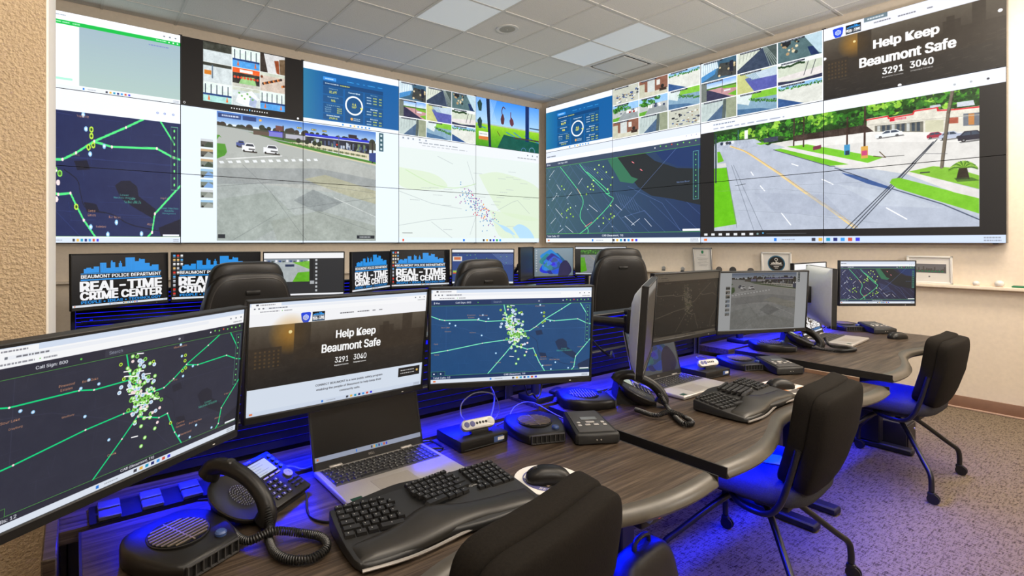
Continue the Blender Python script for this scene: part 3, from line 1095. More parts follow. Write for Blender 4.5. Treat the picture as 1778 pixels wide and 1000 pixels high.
    for p in ([(14, 40), (30, 60), (52, 100)], [(0, 58), (40, 50), (100, 56)], [(40, 74), (74, 66), (100, 60)], [(52, 72), (100, 92)], [(8, 100), (34, 78)]):
        c.line(p, 1.0, (92, 98, 100), 0.7)
    c.line([(70, 62), (100, 78)], 1.6, (225, 228, 225), 0.8)
    c.grainy(0, 30, 100, 100, 15, 4, 3)
    c.grainy(0, 52, 100, 100, 12, 1.2, 5)
    if not grey:
        c.rect(.6, 1.2, 13, 4.6, (44, 66, 120))
        c.dashes(2.6, 2.2, 9.4, 1.3, (235, 240, 250), 4)
        c.rect(14, 1.2, 21.6, 4.6, (44, 66, 120))
        c.circ(24, 3, .8 * c.kx, (230, 180, 90))
        c.rect(.6, 95, 4.4, 98, (30, 36, 44))
        c.rect(86, 95, 99, 98, (30, 36, 44))
        c.dashes(88, 96, 8, 1, (230, 235, 235), 7)
    return c


def cross_page(c, grey=False):
    """camera page: pale margin with a column of thumbnails"""
    c.rect(0, 0, 100, 100, (225, 237, 250))
    crossroads(c.sub(13.4, 0.8, 87, 98.6), grey)
    r = random.Random(9)
    for k in range(7):
        t = c.sub(7.3, 23 + k * 7.5, 12, 29 + k * 7.5)
        t.rect(0, 0, 100, 100, r.choice(((110, 120, 110), (84, 84, 78), (120, 128, 120))))
        t.rect(0, 0, 100, 30, r.choice(((190, 160, 120), (150, 190, 220), (200, 205, 210))))
        t.poly([(20, 100), (60, 30), (100, 60), (100, 100)], r.choice(((150, 156, 150), (60, 74, 60), (120, 160, 210))))
        t.circ(16, 86, 3, (20, 20, 22))
    c.rect(88.8, 1, 91.2, 17.5, (48, 86, 100))
    for k in range(4):
        c.rect(89.5, 2.4 + k * 4, 90.5, 4.4 + k * 4, (205, 220, 225))
    return c


def car(c, x, y, wd, h, cc, flip=1):
    """a parked or driving car, side and front in view"""
    c.poly([(x + wd * .04, y + h), (x + wd * 1.02, y + h * .9), (x + wd * 1.06, y + h * 1.08), (x + wd * .1, y + h * 1.12)], (70, 70, 72), .7)
    f_ = lambda q: x + wd * (q if flip > 0 else 1 - q)
    c.poly([(f_(0), y + h * .5), (f_(.06), y + h * .4), (f_(.96), y + h * .36), (f_(1), y + h * .52), (f_(.98), y + h * .9), (f_(.03), y + h * .92)], cc)
    c.poly([(f_(.2), y + h * .44), (f_(.36), y + h * .02), (f_(.78), y), (f_(.94), y + h * .42)], cc)
    c.poly([(f_(.26), y + h * .42), (f_(.39), y + h * .1), (f_(.55), y + h * .09), (f_(.55), y + h * .42)], (62, 74, 92))
    c.poly([(f_(.58), y + h * .42), (f_(.58), y + h * .09), (f_(.76), y + h * .1), (f_(.88), y + h * .42)], (62, 74, 92))
    for q in (.2, .8):
        c.circ(f_(q), y + h * .88, h * .17 * c.ky, (26, 26, 30))
        c.circ(f_(q), y + h * .88, h * .08 * c.ky, (150, 152, 156))


def boulevard(c):
    """street camera: a green avenue with a small shopping strip"""
    c.rect(0, 0, 100, 100, (186, 194, 206))
    c.poly([(0, 0), (100, 0), (100, 16), (66, 20), (36, 22), (0, 14)], (30, 66, 20))
    r = random.Random(12)
    dk = ((14, 40, 14), (24, 66, 20), (40, 104, 26), (70, 150, 36))
    lt = ((30, 76, 18), (56, 120, 26), (110, 176, 44), (160, 214, 70))
    for k in range(12):
        tree(c, r.uniform(-1, 18), r.uniform(5, 12), 3.4, 16, k, dk)
    for k in range(30):
        x = r.uniform(18, 66)
        tree(c, x, r.uniform(3, 15), r.uniform(4, 6.5), 22, k + 40, dk if k % 3 else lt)
    for k in range(26):
        tree(c, r.uniform(66, 102), r.uniform(-2, 8), r.uniform(3.5, 6), 20, k + 90, lt if k % 2 else dk)
    c.rect(0, 11.5, 22, 13, (44, 74, 30))
    c.rect(15.5, 3.8, 17.1, 12.3, (242, 244, 248))
    c.rect(12.2, 2, 12.5, 13, (60, 110, 130))
    # road surfaces
    c.poly([(0, 13), (3, 11), (20.4, 13.4), (29, 25), (50, 44), (62, 52), (76, 68), (100, 93), (100, 100), (10, 100), (4, 36)], (180, 188, 204))
    c.poly([(28, 20), (49, 19), (68, 20), (100, 28), (100, 66), (80, 59), (68, 52), (56, 49), (34, 25)], (222, 220, 216))
    c.poly([(36, 23), (68, 21.5), (100, 33), (100, 40), (66, 30), (44, 28)], (234, 232, 228))
    c.poly([(38, 16), (68, 15.5), (68, 22), (38, 21)], (58, 44, 38))
    for k in range(14):
        c.line([(39 + k * 2.1, 16.4), (39 + k * 2.1, 21.4)], 1.0, (84, 66, 54), .6)
    # the shop strip
    c.poly([(65.6, 13), (65.6, 11), (72.8, 10.6), (73, 12.4), (80.8, 12), (81.2, 9.8), (88.2, 9.8), (88.4, 12.2), (93, 13.2), (93.2, 13.6), (100, 14), (100, 32), (84.7, 28), (68.2, 22.4), (65.6, 17)], (224, 220, 206))
    c.poly([(68.4, 17.6), (84, 19.4), (84, 27.6), (68.4, 22.2)], (120, 118, 108))
    for k in range(9):
        x = 69.2 + k * 1.6
        c.poly([(x, 18 + k * .2), (x + 1, 18.1 + k * .2), (x + 1, 22.6 + k * .5), (x, 22.4 + k * .5)], (58, 70, 82) if k % 3 else (196, 200, 196))
    c.poly([(84.6, 19), (90, 20.4), (90, 29.4), (84.6, 27.8)], (206, 204, 176))
    c.poly([(91.2, 19.4), (94.2, 20), (94.2, 24.4), (91.2, 23.8)], (170, 84, 64))
    c.poly([(95.6, 18), (100, 18.8), (100, 28), (95.6, 27)], (110, 116, 126))
    c.poly([(97, 18.6), (98.6, 18.8), (98.6, 27), (97, 26.6)], (196, 130, 70))
    c.line([(65.6, 11.8), (72.8, 11.4), (73, 13.2), (80.8, 12.8), (81.2, 10.6), (88.2, 10.6), (88.4, 13), (93, 14), (100, 14.8)], 4, (216, 40, 50))
    c.poly([(93.8, 9), (98.4, 9.2), (98.8, 13), (93.8, 12.6)], (206, 212, 222))
    c.poly([(86, 8.4), (89, 8.4), (89.4, 10.2), (86, 10.2)], (190, 196, 206))
    c.rect(73.4, 13.7, 75, 15.9, (218, 30, 60))
    c.dashes(75.2, 13.9, 3.6, 1.7, (226, 70, 100), 3, .7)
    c.line([(65.6, 16.2), (84.6, 18.4), (100, 20.4)], 2, (196, 192, 180))
    car(c, 68.4, 22.6, 9.2, 5.4, (236, 240, 242))
    car(c, 85, 28.8, 5.6, 4.6, (160, 44, 64), -1)
    car(c, 88.6, 29.6, 7, 5.8, (188, 196, 216), -1)
    car(c, 94, 31, 8.5, 7.4, (40, 38, 54), -1)
    # verges and walks
    c.poly([(29, 25.9), (32.3, 25.9), (59.2, 46.6), (52.2, 46.2)], (112, 190, 36))
    c.poly([(34.8, 24.9), (43.3, 25.2), (71, 44), (65.9, 47)], (118, 196, 44))
    c.poly([(32.3, 25.9), (34.8, 24.9), (65.9, 47), (59.2, 46.6)], (226, 222, 220))
    c.poly([(21, 18), (25, 17.6), (27, 19.4), (23, 20)], (112, 186, 36))
    c.poly([(22, 15), (32, 14), (36, 17), (26, 18)], (40, 66, 30))
    c.rect(24.6, 14, 31, 18.4, (60, 66, 84))
    c.line([(29, 26.2), (52.2, 46.6), (54, 47)], 2.2, (70, 76, 90))
    for x, y0, y1, wd in ((38, .6, 24.8, 4.4), (42.1, 1.2, 26.7, 4.4), (58.7, 7, 34, 4.6), (65, .7, 38, 5.4)):
        c.line([(x, y0), (x - .2, y1)], wd, (62, 42, 36))
    c.rect(57.5, 30, 59.6, 38.3, (64, 146, 196))
    c.rect(57.9, 35, 59.4, 38.6, (30, 60, 84))
    c.rect(63.6, 33.1, 66, 42.9, (214, 164, 76))
    c.rect(63.8, 36.6, 65.8, 40.6, (200, 70, 120))
    c.poly([(45.8, 28), (49, 27.2), (49, 30.4), (45.8, 31.2)], (120, 50, 76))
    c.line([(68, 42), (72, 44), (70, 39)], 2.4, (90, 70, 50))
    c.line([(72, 43.5), (78, 44)], 2, (60, 60, 60), .7)
    c.poly([(0, 37.3), (6.5, 37.7), (11.7, 93.5), (0, 96.7)], (104, 190, 18))
    c.poly([(1.6, 21), (3, 21), (5.1, 31), (1.8, 32)], (110, 186, 30))
    c.poly([(1.6, 33), (6, 33), (6.5, 37), (1.6, 37)], (214, 214, 210))
    c.line([(.9, 3.3), (.9, 51)], 6, (40, 58, 66))
    c.line([(6.5, 37.7), (11.7, 97)], 2, (120, 126, 134))
    for k in range(5):
        c.circ(4 + k * 1.4, 13.4 + (k % 2) * .5, .8 * c.kx, ((50, 60, 80), (220, 224, 230), (60, 64, 70))[k % 3])
    # markings
    c.line(cr2([(8.5, 17.2), (15.9, 24.5), (25.6, 39.7), (33.1, 51.5), (41.8, 66.2), (49.3, 78.6), (61, 99)]), 5.0, (236, 206, 140))
    c.line(cr2([(9.2, 17.4), (16.6, 24.7), (26.4, 39.7), (34, 51.5), (42.8, 66.2), (50.4, 78.6), (62.3, 99)]), 1.8, (206, 164, 92))
    for a_, b_ in (((32.5, 84.5), (36.6, 95.7)), ((72.3, 83.9), (78.9, 93.3)), ((23, 58.1), (25, 63.1)), ((49.3, 56.8), (53.3, 61.8)), ((18.6, 44.5), (19.7, 47.9)), ((37, 41), (39.6, 43.4))):
        c.line([a_, b_], 3.4, (244, 246, 250))
    for p in ([(2, 60), (30, 62), (60, 72)], [(12, 80), (40, 86), (70, 96)], [(40, 60), (66, 62)]):
        c.line(p, 1.0, (140, 148, 160), .7)
    c.poly([(20, 64), (50, 70), (58, 90), (30, 84)], (164, 172, 190), .5)
    c.poly([(55, 62), (76, 72), (90, 86), (70, 82)], (196, 204, 216), .6)
    c.poly([(56.5, 52.4), (63, 56.8), (73.5, 67.4), (73.6, 69.6), (66, 63.6), (58, 55)], (62, 92, 150))
    c.line([(54, 48.6), (60, 54), (66, 60)], 2.4, (50, 60, 80))
    for a_, b_ in (((88.1, 34.6), (61.3, 100)), ((87, 36), (59.9, 100)), ((86.4, 38), (58, 100))):
        c.line([a_, b_], 2.6, (40, 46, 58), .85)
    for a_, b_ in (((10, 36), (24, 100)), ((9, 36), (20, 100))):
        c.line([a_, b_], 1.4, (60, 70, 84), .6)
    c.line([(11, 56), (15.9, 55)], 2, (70, 76, 84))
    c.poly([(73.4, 64), (74.1, 61.1), (76.5, 60.6), (99.9, 79.8), (99.9, 90.7), (75.7, 68.7)], (120, 192, 40))
    c.poly([(78.9, 58.3), (81.3, 57.6), (99.9, 73.6), (99.9, 79.8), (92.9, 74.4)], (222, 218, 216))
    c.poly([(79.5, 56.4), (86.9, 53.9), (92.9, 56.4), (99.9, 63.4), (99.9, 73.1), (84, 60)], (128, 186, 52))
    c.rect(83, 57.6, 86, 58.6, (56, 60, 54))
    c.line([(74, 68.8), (89.7, 82.8), (99.9, 95)], 3.0, (70, 82, 104))
    c.line([(99, 4), (99, 4)], 1, (60, 60, 60))
    c.line([(92.6, -1.6), (91.3, 15.9), (89.4, 55.4)], 7, (116, 106, 92))
    c.line([(93.2, -1.6), (91.8, 15.9), (89.9, 55.4)], 2, (70, 62, 54))
    c.line([(83.6, 44), (91, 46)], 2, (90, 90, 96), .6)
    for k in range(17):
        t = PI * k / 16
        c.line(cr2([(95.5, 57), (95.5 + 2.4 * math.cos(t), 57 - 4.6 * math.sin(t)), (95.5 + 4 * math.cos(t), 57 - 4.6 * math.sin(t) + 1.6 * abs(math.cos(t)))], 3), 3, ((60, 110, 24), (110, 160, 40), (150, 196, 70))[k % 3])
    c.poly([(94.4, 57), (96.6, 57), (97.4, 65.6), (93.6, 65.2)], (46, 36, 26))
    c.poly([(93, 64), (98, 64.4), (100, 67), (94, 67)], (50, 80, 30), .7)
    c.grainy(0, 0, 100, 21, 26, 1.6, 8)
    c.grainy(0, 21, 100, 100, 12, 3, 9)
    return c


def park(c):
    c.grad(0, 0, 100, 56, (58, 140, 240), (176, 214, 248))
    c.rect(0, 52, 100, 56, (176, 190, 170))
    c.grad(0, 55, 100, 100, (150, 210, 40), (70, 150, 20))
    c.poly([(42, 70), (100, 78), (100, 100), (32, 100)], (14, 84, 70))
    for a_, b_ in (((46, 64), (60, 72)), ((58, 62), (72, 74)), ((76, 66), (100, 78)), ((2, 58), (14, 62))):
        c.line([a_, b_], 4, (40, 120, 190))
    for k in range(30):
        c.line([(k * 1.2 - 4, 0), (k * 1.2 - 14, 46)], 1.0, (225, 238, 255), .8)
        c.line([(84 + k * 1.1, 0), (80 + k * 1.1, 44)], 1.0, (225, 238, 255), .5)
        c.line([(k * 1.2 - 14, 0), (k * 1.2 - 4, 46)], 1.0, (225, 238, 255), .6)
    for x, y in ((6, 4), (6, 40)):
        c.poly([(x - 2, y + 24), (x - 4, y + 8), (x, y), (x + 3, y + 8), (x + 2, y + 24)], (30, 62, 60))
    c.line(cr2([(44, 14), (41, 11), (39, 20), (40, 34), (40, 48)]), 4, (84, 44, 50))
    c.poly([(38.4, 30), (41, 26), (43, 36), (42, 48), (38, 48), (37, 38)], (84, 44, 50))
    c.line(cr2([(53, 20), (53, 30), (54, 48)]), 4, (100, 48, 60))
    c.poly([(51, 38), (54, 30), (57, 36), (58, 44), (55, 50), (52, 46)], (100, 48, 60))
    c.poly([(15, 0), (20, 0), (22.5, 100), (19, 100)], (14, 30, 62))
    c.poly([(77, 0), (83, 0), (83, 78), (77, 78)], (14, 40, 96))
    c.rect(4, 70, 18, 86, (236, 236, 230))
    c.rect(4, 80, 18, 87, (214, 120, 60))
    c.dashes(5.5, 74, 11, 2, (150, 150, 160), 2)
    c.rect(84, 46, 100, 48, (20, 30, 30))
    c.rect(58, 72, 100, 75, (70, 60, 50))
    c.circ(88, 98, 18, (110, 150, 190), 3)
    c.circ(74, 100, 16, (80, 120, 170), 3)
    c.line([(32, 66), (36, 74)], 3, (90, 60, 30))
    c.grainy(0, 52, 100, 100, 12, 1.5, 3)
    return c


def cctv(c, kind, seed=0):
    r = random.Random(seed * 31 + kind)
    if kind == 0:      # glazed hall
        c.rect(0, 0, 100, 100, (60, 96, 120))
        c.poly([(0, 0), (46, 0), (50, 40), (0, 80)], (216, 232, 240))
        for k in range(9):
            c.line([(k * 6, 0), (k * 6.5, 60)], 1.2, (120, 150, 170))
        c.poly([(0, 70), (44, 42), (40, 70), (0, 100)], (70, 140, 200))
        c.poly([(54, 20), (100, 30), (100, 100), (46, 84)], (62, 64, 62))
        for k in range(12):
            c.circ(r.uniform(50, 96), r.uniform(6, 92), r.uniform(2, 5), r.choice(((220, 200, 160), (190, 170, 130), (30, 34, 40))))
        c.rect(82, 20, 92, 76, (28, 32, 52))
    elif kind == 1:    # long roof edge
        c.rect(0, 0, 100, 100, (52, 66, 90))
        c.poly([(0, 0), (66, 0), (0, 84)], (214, 220, 206))
        c.poly([(66, 0), (100, 0), (100, 100), (88, 100)], (70, 84, 82))
        for k in range(5):
            c.line([(66 + k * 2, 0), (84 + k * 6, 100)], 2, (150, 164, 160))
        for k in range(6):
            c.line([(8 + k * 10, 0), (6 + k * 9, 50 - k * 6)], 1.2, (130, 140, 130))
    elif kind == 2:    # plaza with tables
        c.rect(0, 0, 100, 100, (84, 112, 116))
        for k in range(18):
            c.circ(r.uniform(5, 50), r.uniform(10, 70), r.uniform(2.5, 6), r.choice(((222, 206, 170), (180, 150, 110), (44, 60, 60), (30, 36, 40))))
        c.poly([(60, 0), (100, 0), (100, 100), (92, 90)], (186, 212, 224))
        c.poly([(68, 54), (80, 56), (94, 100), (76, 96)], (24, 48, 96))
        c.rect(10, 0, 30, 24, (30, 34, 40))
    elif kind == 3:    # car park, red paving
        c.grad(0, 0, 100, 36, (120, 170, 240), (225, 236, 248))
        c.rect(0, 34, 100, 46, (70, 120, 40))
        c.rect(0, 42, 100, 100, (196, 146, 150))
        c.poly([(60, 40), (100, 44), (100, 58), (64, 50)], (110, 180, 40))
        c.poly([(0, 30), (26, 46), (86, 100), (0, 100)], (44, 42, 74))
        c.rect(0, 0, 16, 100, (110, 118, 112))
        c.rect(66, 58, 84, 66, (226, 230, 236))
        c.line([(62, 0), (60, 70)], 2, (90, 80, 90))
        c.poly([(76, 84), (100, 72), (100, 100)], (110, 180, 40))
    elif kind == 4:    # blue court
        c.rect(0, 0, 100, 100, (196, 200, 130))
        c.poly([(20, 30), (100, 0), (100, 100), (44, 100)], (86, 92, 170))
        c.poly([(20, 10), (100, 0), (100, 44), (40, 40)], (190, 208, 222))
        for k in range(9):
            c.line([(22 + k * 3, 10), (26 + k * 4, 44)], 1.2, (110, 150, 170))
    elif kind == 5:    # white field
        c.rect(0, 0, 100, 100, (206, 214, 196))
        c.rect(0, 0, 100, 14, (236, 240, 240))
        for k in range(16):
            c.circ(k * 4, 16 + r.uniform(-4, 6), 4, (36, 66, 36))
        c.poly([(0, 64), (100, 50), (100, 86), (0, 84)], (226, 220, 218))
        c.poly([(0, 84), (40, 92), (100, 84), (100, 100), (0, 100)], (44, 48, 78))
        for k in range(2):
            c.line([(70 + k * 16, 16), (60 + k * 16, 76)], 2, (60, 64, 74))
    elif kind == 6:    # wall and corner
        c.rect(0, 0, 100, 100, (188, 202, 200))
        c.poly([(16, 100), (66, 22), (64, 100)], (74, 100, 132))
        c.poly([(64, 0), (74, 0), (70, 100), (60, 100)], (84, 96, 94))
        c.rect(72, 0, 100, 100, (150, 158, 132))
        for k in range(5):
            c.line([(10 + k * 10, 0), (6 + k * 10, 60)], 1.2, (150, 164, 164))
    elif kind == 7:    # hedge
        c.rect(0, 0, 100, 100, (132, 166, 190))
        c.poly([(0, 0), (40, 0), (30, 60), (0, 40)], (214, 226, 226))
        c.poly([(40, 0), (100, 0), (100, 34), (36, 30)], (130, 196, 56))
        for k in range(30):
            tree(c, 34 + k * 2.4, 36 + k * 0.9 + r.uniform(-6, 6), 5, 5, k)
        c.poly([(0, 70), (60, 84), (90, 100), (0, 100)], (70, 110, 150))
    elif kind == 8:    # pale yard
        c.rect(0, 0, 100, 100, (222, 224, 216))
        c.rect(0, 0, 100, 20, (150, 196, 236))
        for k in range(14):
            tree(c, k * 8, 18 + r.uniform(-4, 6), 6, 6, k)
        c.poly([(0, 56), (60, 100), (0, 100)], (46, 84, 140))
        c.grainy(0, 30, 100, 100, 10, 3, seed)
    elif kind == 9:    # reception with wood panelling
        c.rect(0, 0, 100, 100, (138, 92, 74))
        c.rect(30, 8, 56, 80, (206, 212, 210))
        c.poly([(0, 60), (40, 76), (100, 70), (100, 100), (0, 100)], (206, 204, 184))
        c.rect(62, 14, 74, 44, (226, 226, 220))
        c.circ(82, 56, 8, (36, 30, 30))
        c.rect(72, 66, 96, 82, (60, 42, 34))
        c.rect(0, 20, 20, 90, (196, 196, 174))
    elif kind == 10:   # office clutter
        c.rect(0, 0, 100, 100, (196, 198, 184))
        for k in range(40):
            x, y = r.uniform(10, 95), r.uniform(20, 90)
            c.rect(x, y, x + r.uniform(3, 10), y + r.uniform(3, 9), r.choice(((30, 34, 40), (70, 80, 110), (236, 236, 230), (150, 120, 90), (54, 84, 150))))
    else:              # trees over a street
        c.rect(0, 0, 100, 100, (186, 192, 190))
        c.rect(0, 0, 100, 40, (150, 196, 240))
        for k in range(16):
            tree(c, r.uniform(0, 70), r.uniform(0, 50), 9, 12, k + seed)
        c.poly([(10, 100), (50, 50), (90, 60), (100, 100)], (150, 158, 160))
        for k in range(10):
            x = r.uniform(20, 90)
            c.rect(x, r.uniform(40, 60), x + 7, r.uniform(60, 66), r.choice(((240, 240, 240), (60, 70, 100), (160, 40, 40))))
        c.poly([(0, 80), (30, 76), (20, 100), (0, 100)], (100, 170, 50))
    c.grainy(0, 0, 100, 100, 16, 1.5, seed)
    c.rect(8, 0, 62, 7, (24, 30, 44))
    c.dashes(10, 2, 46, 2.5, (220, 225, 235), seed)


def cctv_grid(c, kinds, nx=3, ny=3):
    c.rect(0, 0, 100, 100, (244, 247, 250))
    for k, kd in enumerate(kinds):
        i, j = k % nx, k // nx
        cctv(c.sub(0.4 + i * 100 / nx, 1 + j * 99 / ny, (i + 1) * 100 / nx - .6, (j + 1) * 99 / ny - .6), kd, k)


def dashboard(c, dim=1.0):
    bl = (10, 92, 158)
    c.rect(0, 0, 100, 100, (238, 243, 250))
    c.rect(0, 11.5, 100, 93.5, bl)
    c.grad(0, 11.5, 22, 93.5, (40, 120, 160), bl, True)
    c.rect(19, 19, 32, 24.5, (60, 150, 235))
    c.dashes(21, 21, 8.5, 1.8, (240, 248, 255), 9)
    for x, wd in ((43, 7), (53, 3), (60, 2), (65, 8), (76, 5)):
        c.dashes(x, 20.5, wd, 1.4, (80, 180, 245), int(x))
    c.rect(19, 27, 82, 34, (8, 66, 118))
    c.dashes(21, 29, 14, 1.8, (230, 230, 230), 4)
    c.dashes(36, 29, 10, 1.8, (245, 225, 80), 5)
    for x0, y0, x1, y1 in ((19, 35, 39, 48), (19, 50, 39, 62), (19, 64, 39, 80), (19, 82, 39, 91), (41, 35, 60, 91), (62, 35, 82, 58), (62, 60, 82, 76), (62, 78, 82, 91)):
        c.rect(x0, y0, x1, y1, (12, 78, 132))
    yl = (245, 232, 90)
    wt = (240, 245, 250)
    c.text(29, 37, 'Temperature', 2.6, wt, 0.02, 'c', 9)
    c.text(29, 41.5, '81.6\u00b0F', 4.4, yl, 0.03, 'c', 7.4)
    c.text(29, 51.5, 'Relative Humidity', 2.6, wt, 0.02, 'c', 11)
    c.text(29, 56, '96%', 4.0, yl, 0.03, 'c', 4)
    c.text(29, 65.5, 'Temperature Variables', 2.4, wt, 0.02, 'c', 14)
    for k, t in enumerate(('Heat Index', 'Dew Point', 'Wind Chill')):
        c.text(21, 69.5 + k * 3.6, t, 2.0, wt, 0.02, 'l', 6)
        c.text(37.5, 69.5 + k * 3.6, ('94.0', '80.0', '81.6')[k], 2.2, yl, 0.03, 'r', 4.6)
    c.text(29, 83, 'Barometric Pressure', 2.4, wt, 0.02, 'c', 13)
    c.text(29, 86.6, '29.89 in', 3.4, yl, 0.03, 'c', 8)
    c.text(50.5, 38, 'Current Wind', 2.6, wt, 0.02, 'c', 12)
    c.circ(50.5, 61, 9.4 * c.kx, (250, 252, 254), 1.6 * c.kx)
    c.text(50.5, 56.5, '4.4', 4, yl, 0.03, 'c', 4)
    c.text(50.5, 61.5, '160\u00b0', 4, yl, 0.03, 'c', 5)
    c.poly([(56.5, 62), (60, 64), (58, 67)], yl)
    c.rect(47, 82, 56, 88, (12, 78, 132))
    c.circ(48, 85, 1.4 * c.kx, (235, 170, 90))
    c.dashes(50, 83, 7, 1.5, wt, 3)
    c.dashes(50, 86, 7, 1.5, wt, 4)
    for y0, n, t in ((36.5, 3, 'Wind History'), (61.5, 2, 'Wind Gusts'), (79, 2, 'Rain')):
        c.text(72, y0, t, 2.4, wt, 0.02, 'c', 8)
        for k in range(n):
            c.dashes(64, y0 + 5 + k * 5, 5, 1.7, wt, k)
            c.dashes(71, y0 + 4.6 + k * 5, 4, 2.2, yl, k + 2)
            c.dashes(77.5, y0 + 4.6 + k * 5, 3, 2.2, yl, k + 5)
    for x in (38, 46, 50, 54, 58, 62, 66):
        c.rect(x, 95.6, x + 1.6, 98.4, (60, 140, 220) if x != 50 else (230, 190, 90))
    if dim != 1:
        c.a[:] *= dim
    return c


def ribbons(c, bg=(150, 166, 176), dim=1.0):
    """a plain wallpaper of folded blue bands"""
    c.grad(0, 0, 100, 100, bg, tuple(v * 0.8 for v in bg))
    r = random.Random(2)
    for k in range(15):
        t = k / 14
        cx, cy = 44 + 8 * math.sin(k * 2.1), 52 + 10 * math.cos(k * 1.7)
        rad = (34 - 26 * t)
        pts = [(cx + rad * (0.75 + 0.25 * math.sin(3 * a_ + k)) * math.cos(a_), cy + rad * 1.35 * (0.8 + 0.2 * math.cos(2 * a_ + k)) * math.sin(a_)) for a_ in [q * PI / 20 for q in range(40)]]
        cc = (10 + 60 * t, 40 + 110 * ((k % 3) / 2), 150 + 100 * ((k + 1) % 2))
        c.poly(pts, cc, 0.85)
        c.line(pts + pts[:1], 1.2, (110, 190, 255), 0.5)
    c.poly(cr2([(60, 100), (66, 60), (80, 44), (92, 62), (96, 84), (88, 100)]), (40, 40, 90))
    for k in range(9):
        c.rect(4, 6 + k * 9, 7, 10 + k * 9, (220, 224, 228), .8)
    if dim != 1:
        c.a[:] *= dim
    return c


def heat_map(c):
    c.rect(0, 0, 100, 100, (222, 232, 229))
    c.rect(0, 0, 100, 11, (230, 234, 240))
    for k, x in enumerate((2, 5, 8, 12, 16)):
        c.rect(x, 1.5, x + 1, 3, (150, 160, 175))
    c.dashes(12, 4.5, 26, .7, (110, 120, 130), 3)
    c.dashes(14, 7, 30, .7, (170, 175, 180), 4)
    c.dashes(82, 7, 16, .8, (120, 125, 130), 5)
    for x in (90, 94, 98):
        c.rect(x, 3, x + .8, 4.4, (100, 110, 120))
    for p in ([(52, 30), (70, 26), (100, 40), (100, 74), (72, 70), (60, 50)], [(0, 30), (22, 34), (30, 46), (10, 50), (0, 46)], [(60, 66), (100, 74), (100, 96), (70, 96)]):
        c.poly(cr2(p + p[:1], 5), (210, 228, 196), .7)
    c.line(cr2([(4, 32), (12, 38), (22, 44), (34, 46), (44, 43), (50, 40)]), 3, (190, 220, 170), .8)
    gy = (150, 160, 165)
    for p in ([(0, 84), (20, 78), (44, 74), (52, 72), (60, 70)], [(44, 18), (48, 36), (50, 46)], [(50, 74), (46, 92)], [(66, 66), (78, 56), (82, 54), (92, 68)], [(24, 16), (34, 22)], [(0, 52), (20, 62), (40, 66)], [(20, 80), (34, 96)]):
        c.line(p, 1.3, gy, .8)
    c.poly(cr2([(78, 84), (84, 80), (92, 86), (96, 98), (84, 96)]), (176, 214, 240))
    c.poly(cr2([(66, 80), (74, 84), (80, 92), (72, 88)]), (176, 214, 240))
    c.line(cr2([(60, 74), (66, 80), (74, 86), (80, 96)]), 3, (176, 214, 240))
    g = random.Random(14)
    for _ in range(125):
        t = g.random()
        x, y = 50 + (t - .4) * 22 + g.gauss(0, 3.2), 48 + t * 34 + g.gauss(0, 4)
        c.circ(x, y, 2.4, (70, 130, 190) if g.random() < .62 else (150, 60, 150))
    for _ in range(26):
        x, y = g.choice(((50, 52), (55, 62), (58, 66), (56, 74), (50, 70)))
        c.circ(x + g.gauss(0, 1.2), y + g.gauss(0, 1.6), 2.4, g.choice(((225, 40, 70), (200, 40, 110), (240, 190, 60))))
    for _ in range(22):
        c.dashes(g.uniform(4, 90), g.uniform(16, 92), 6, .6, (180, 188, 190), _)
    c.line([(2, 91), (8, 91)], 1.6, (60, 60, 60))
    c.rect(0, 95.5, 100, 100, (222, 236, 246))
    for k, x in enumerate((41, 55, 57.5, 60, 62.5, 65, 67.5)):
        c.rect(x, 96.6, x + 1.3, 98.8, ((40, 120, 230), (50, 50, 60), (230, 180, 70), (30, 40, 100), (40, 60, 220), (40, 160, 60), (40, 150, 230))[k])
    c.rect(2, 96.6, 3, 98.8, (230, 90, 60))
    return c


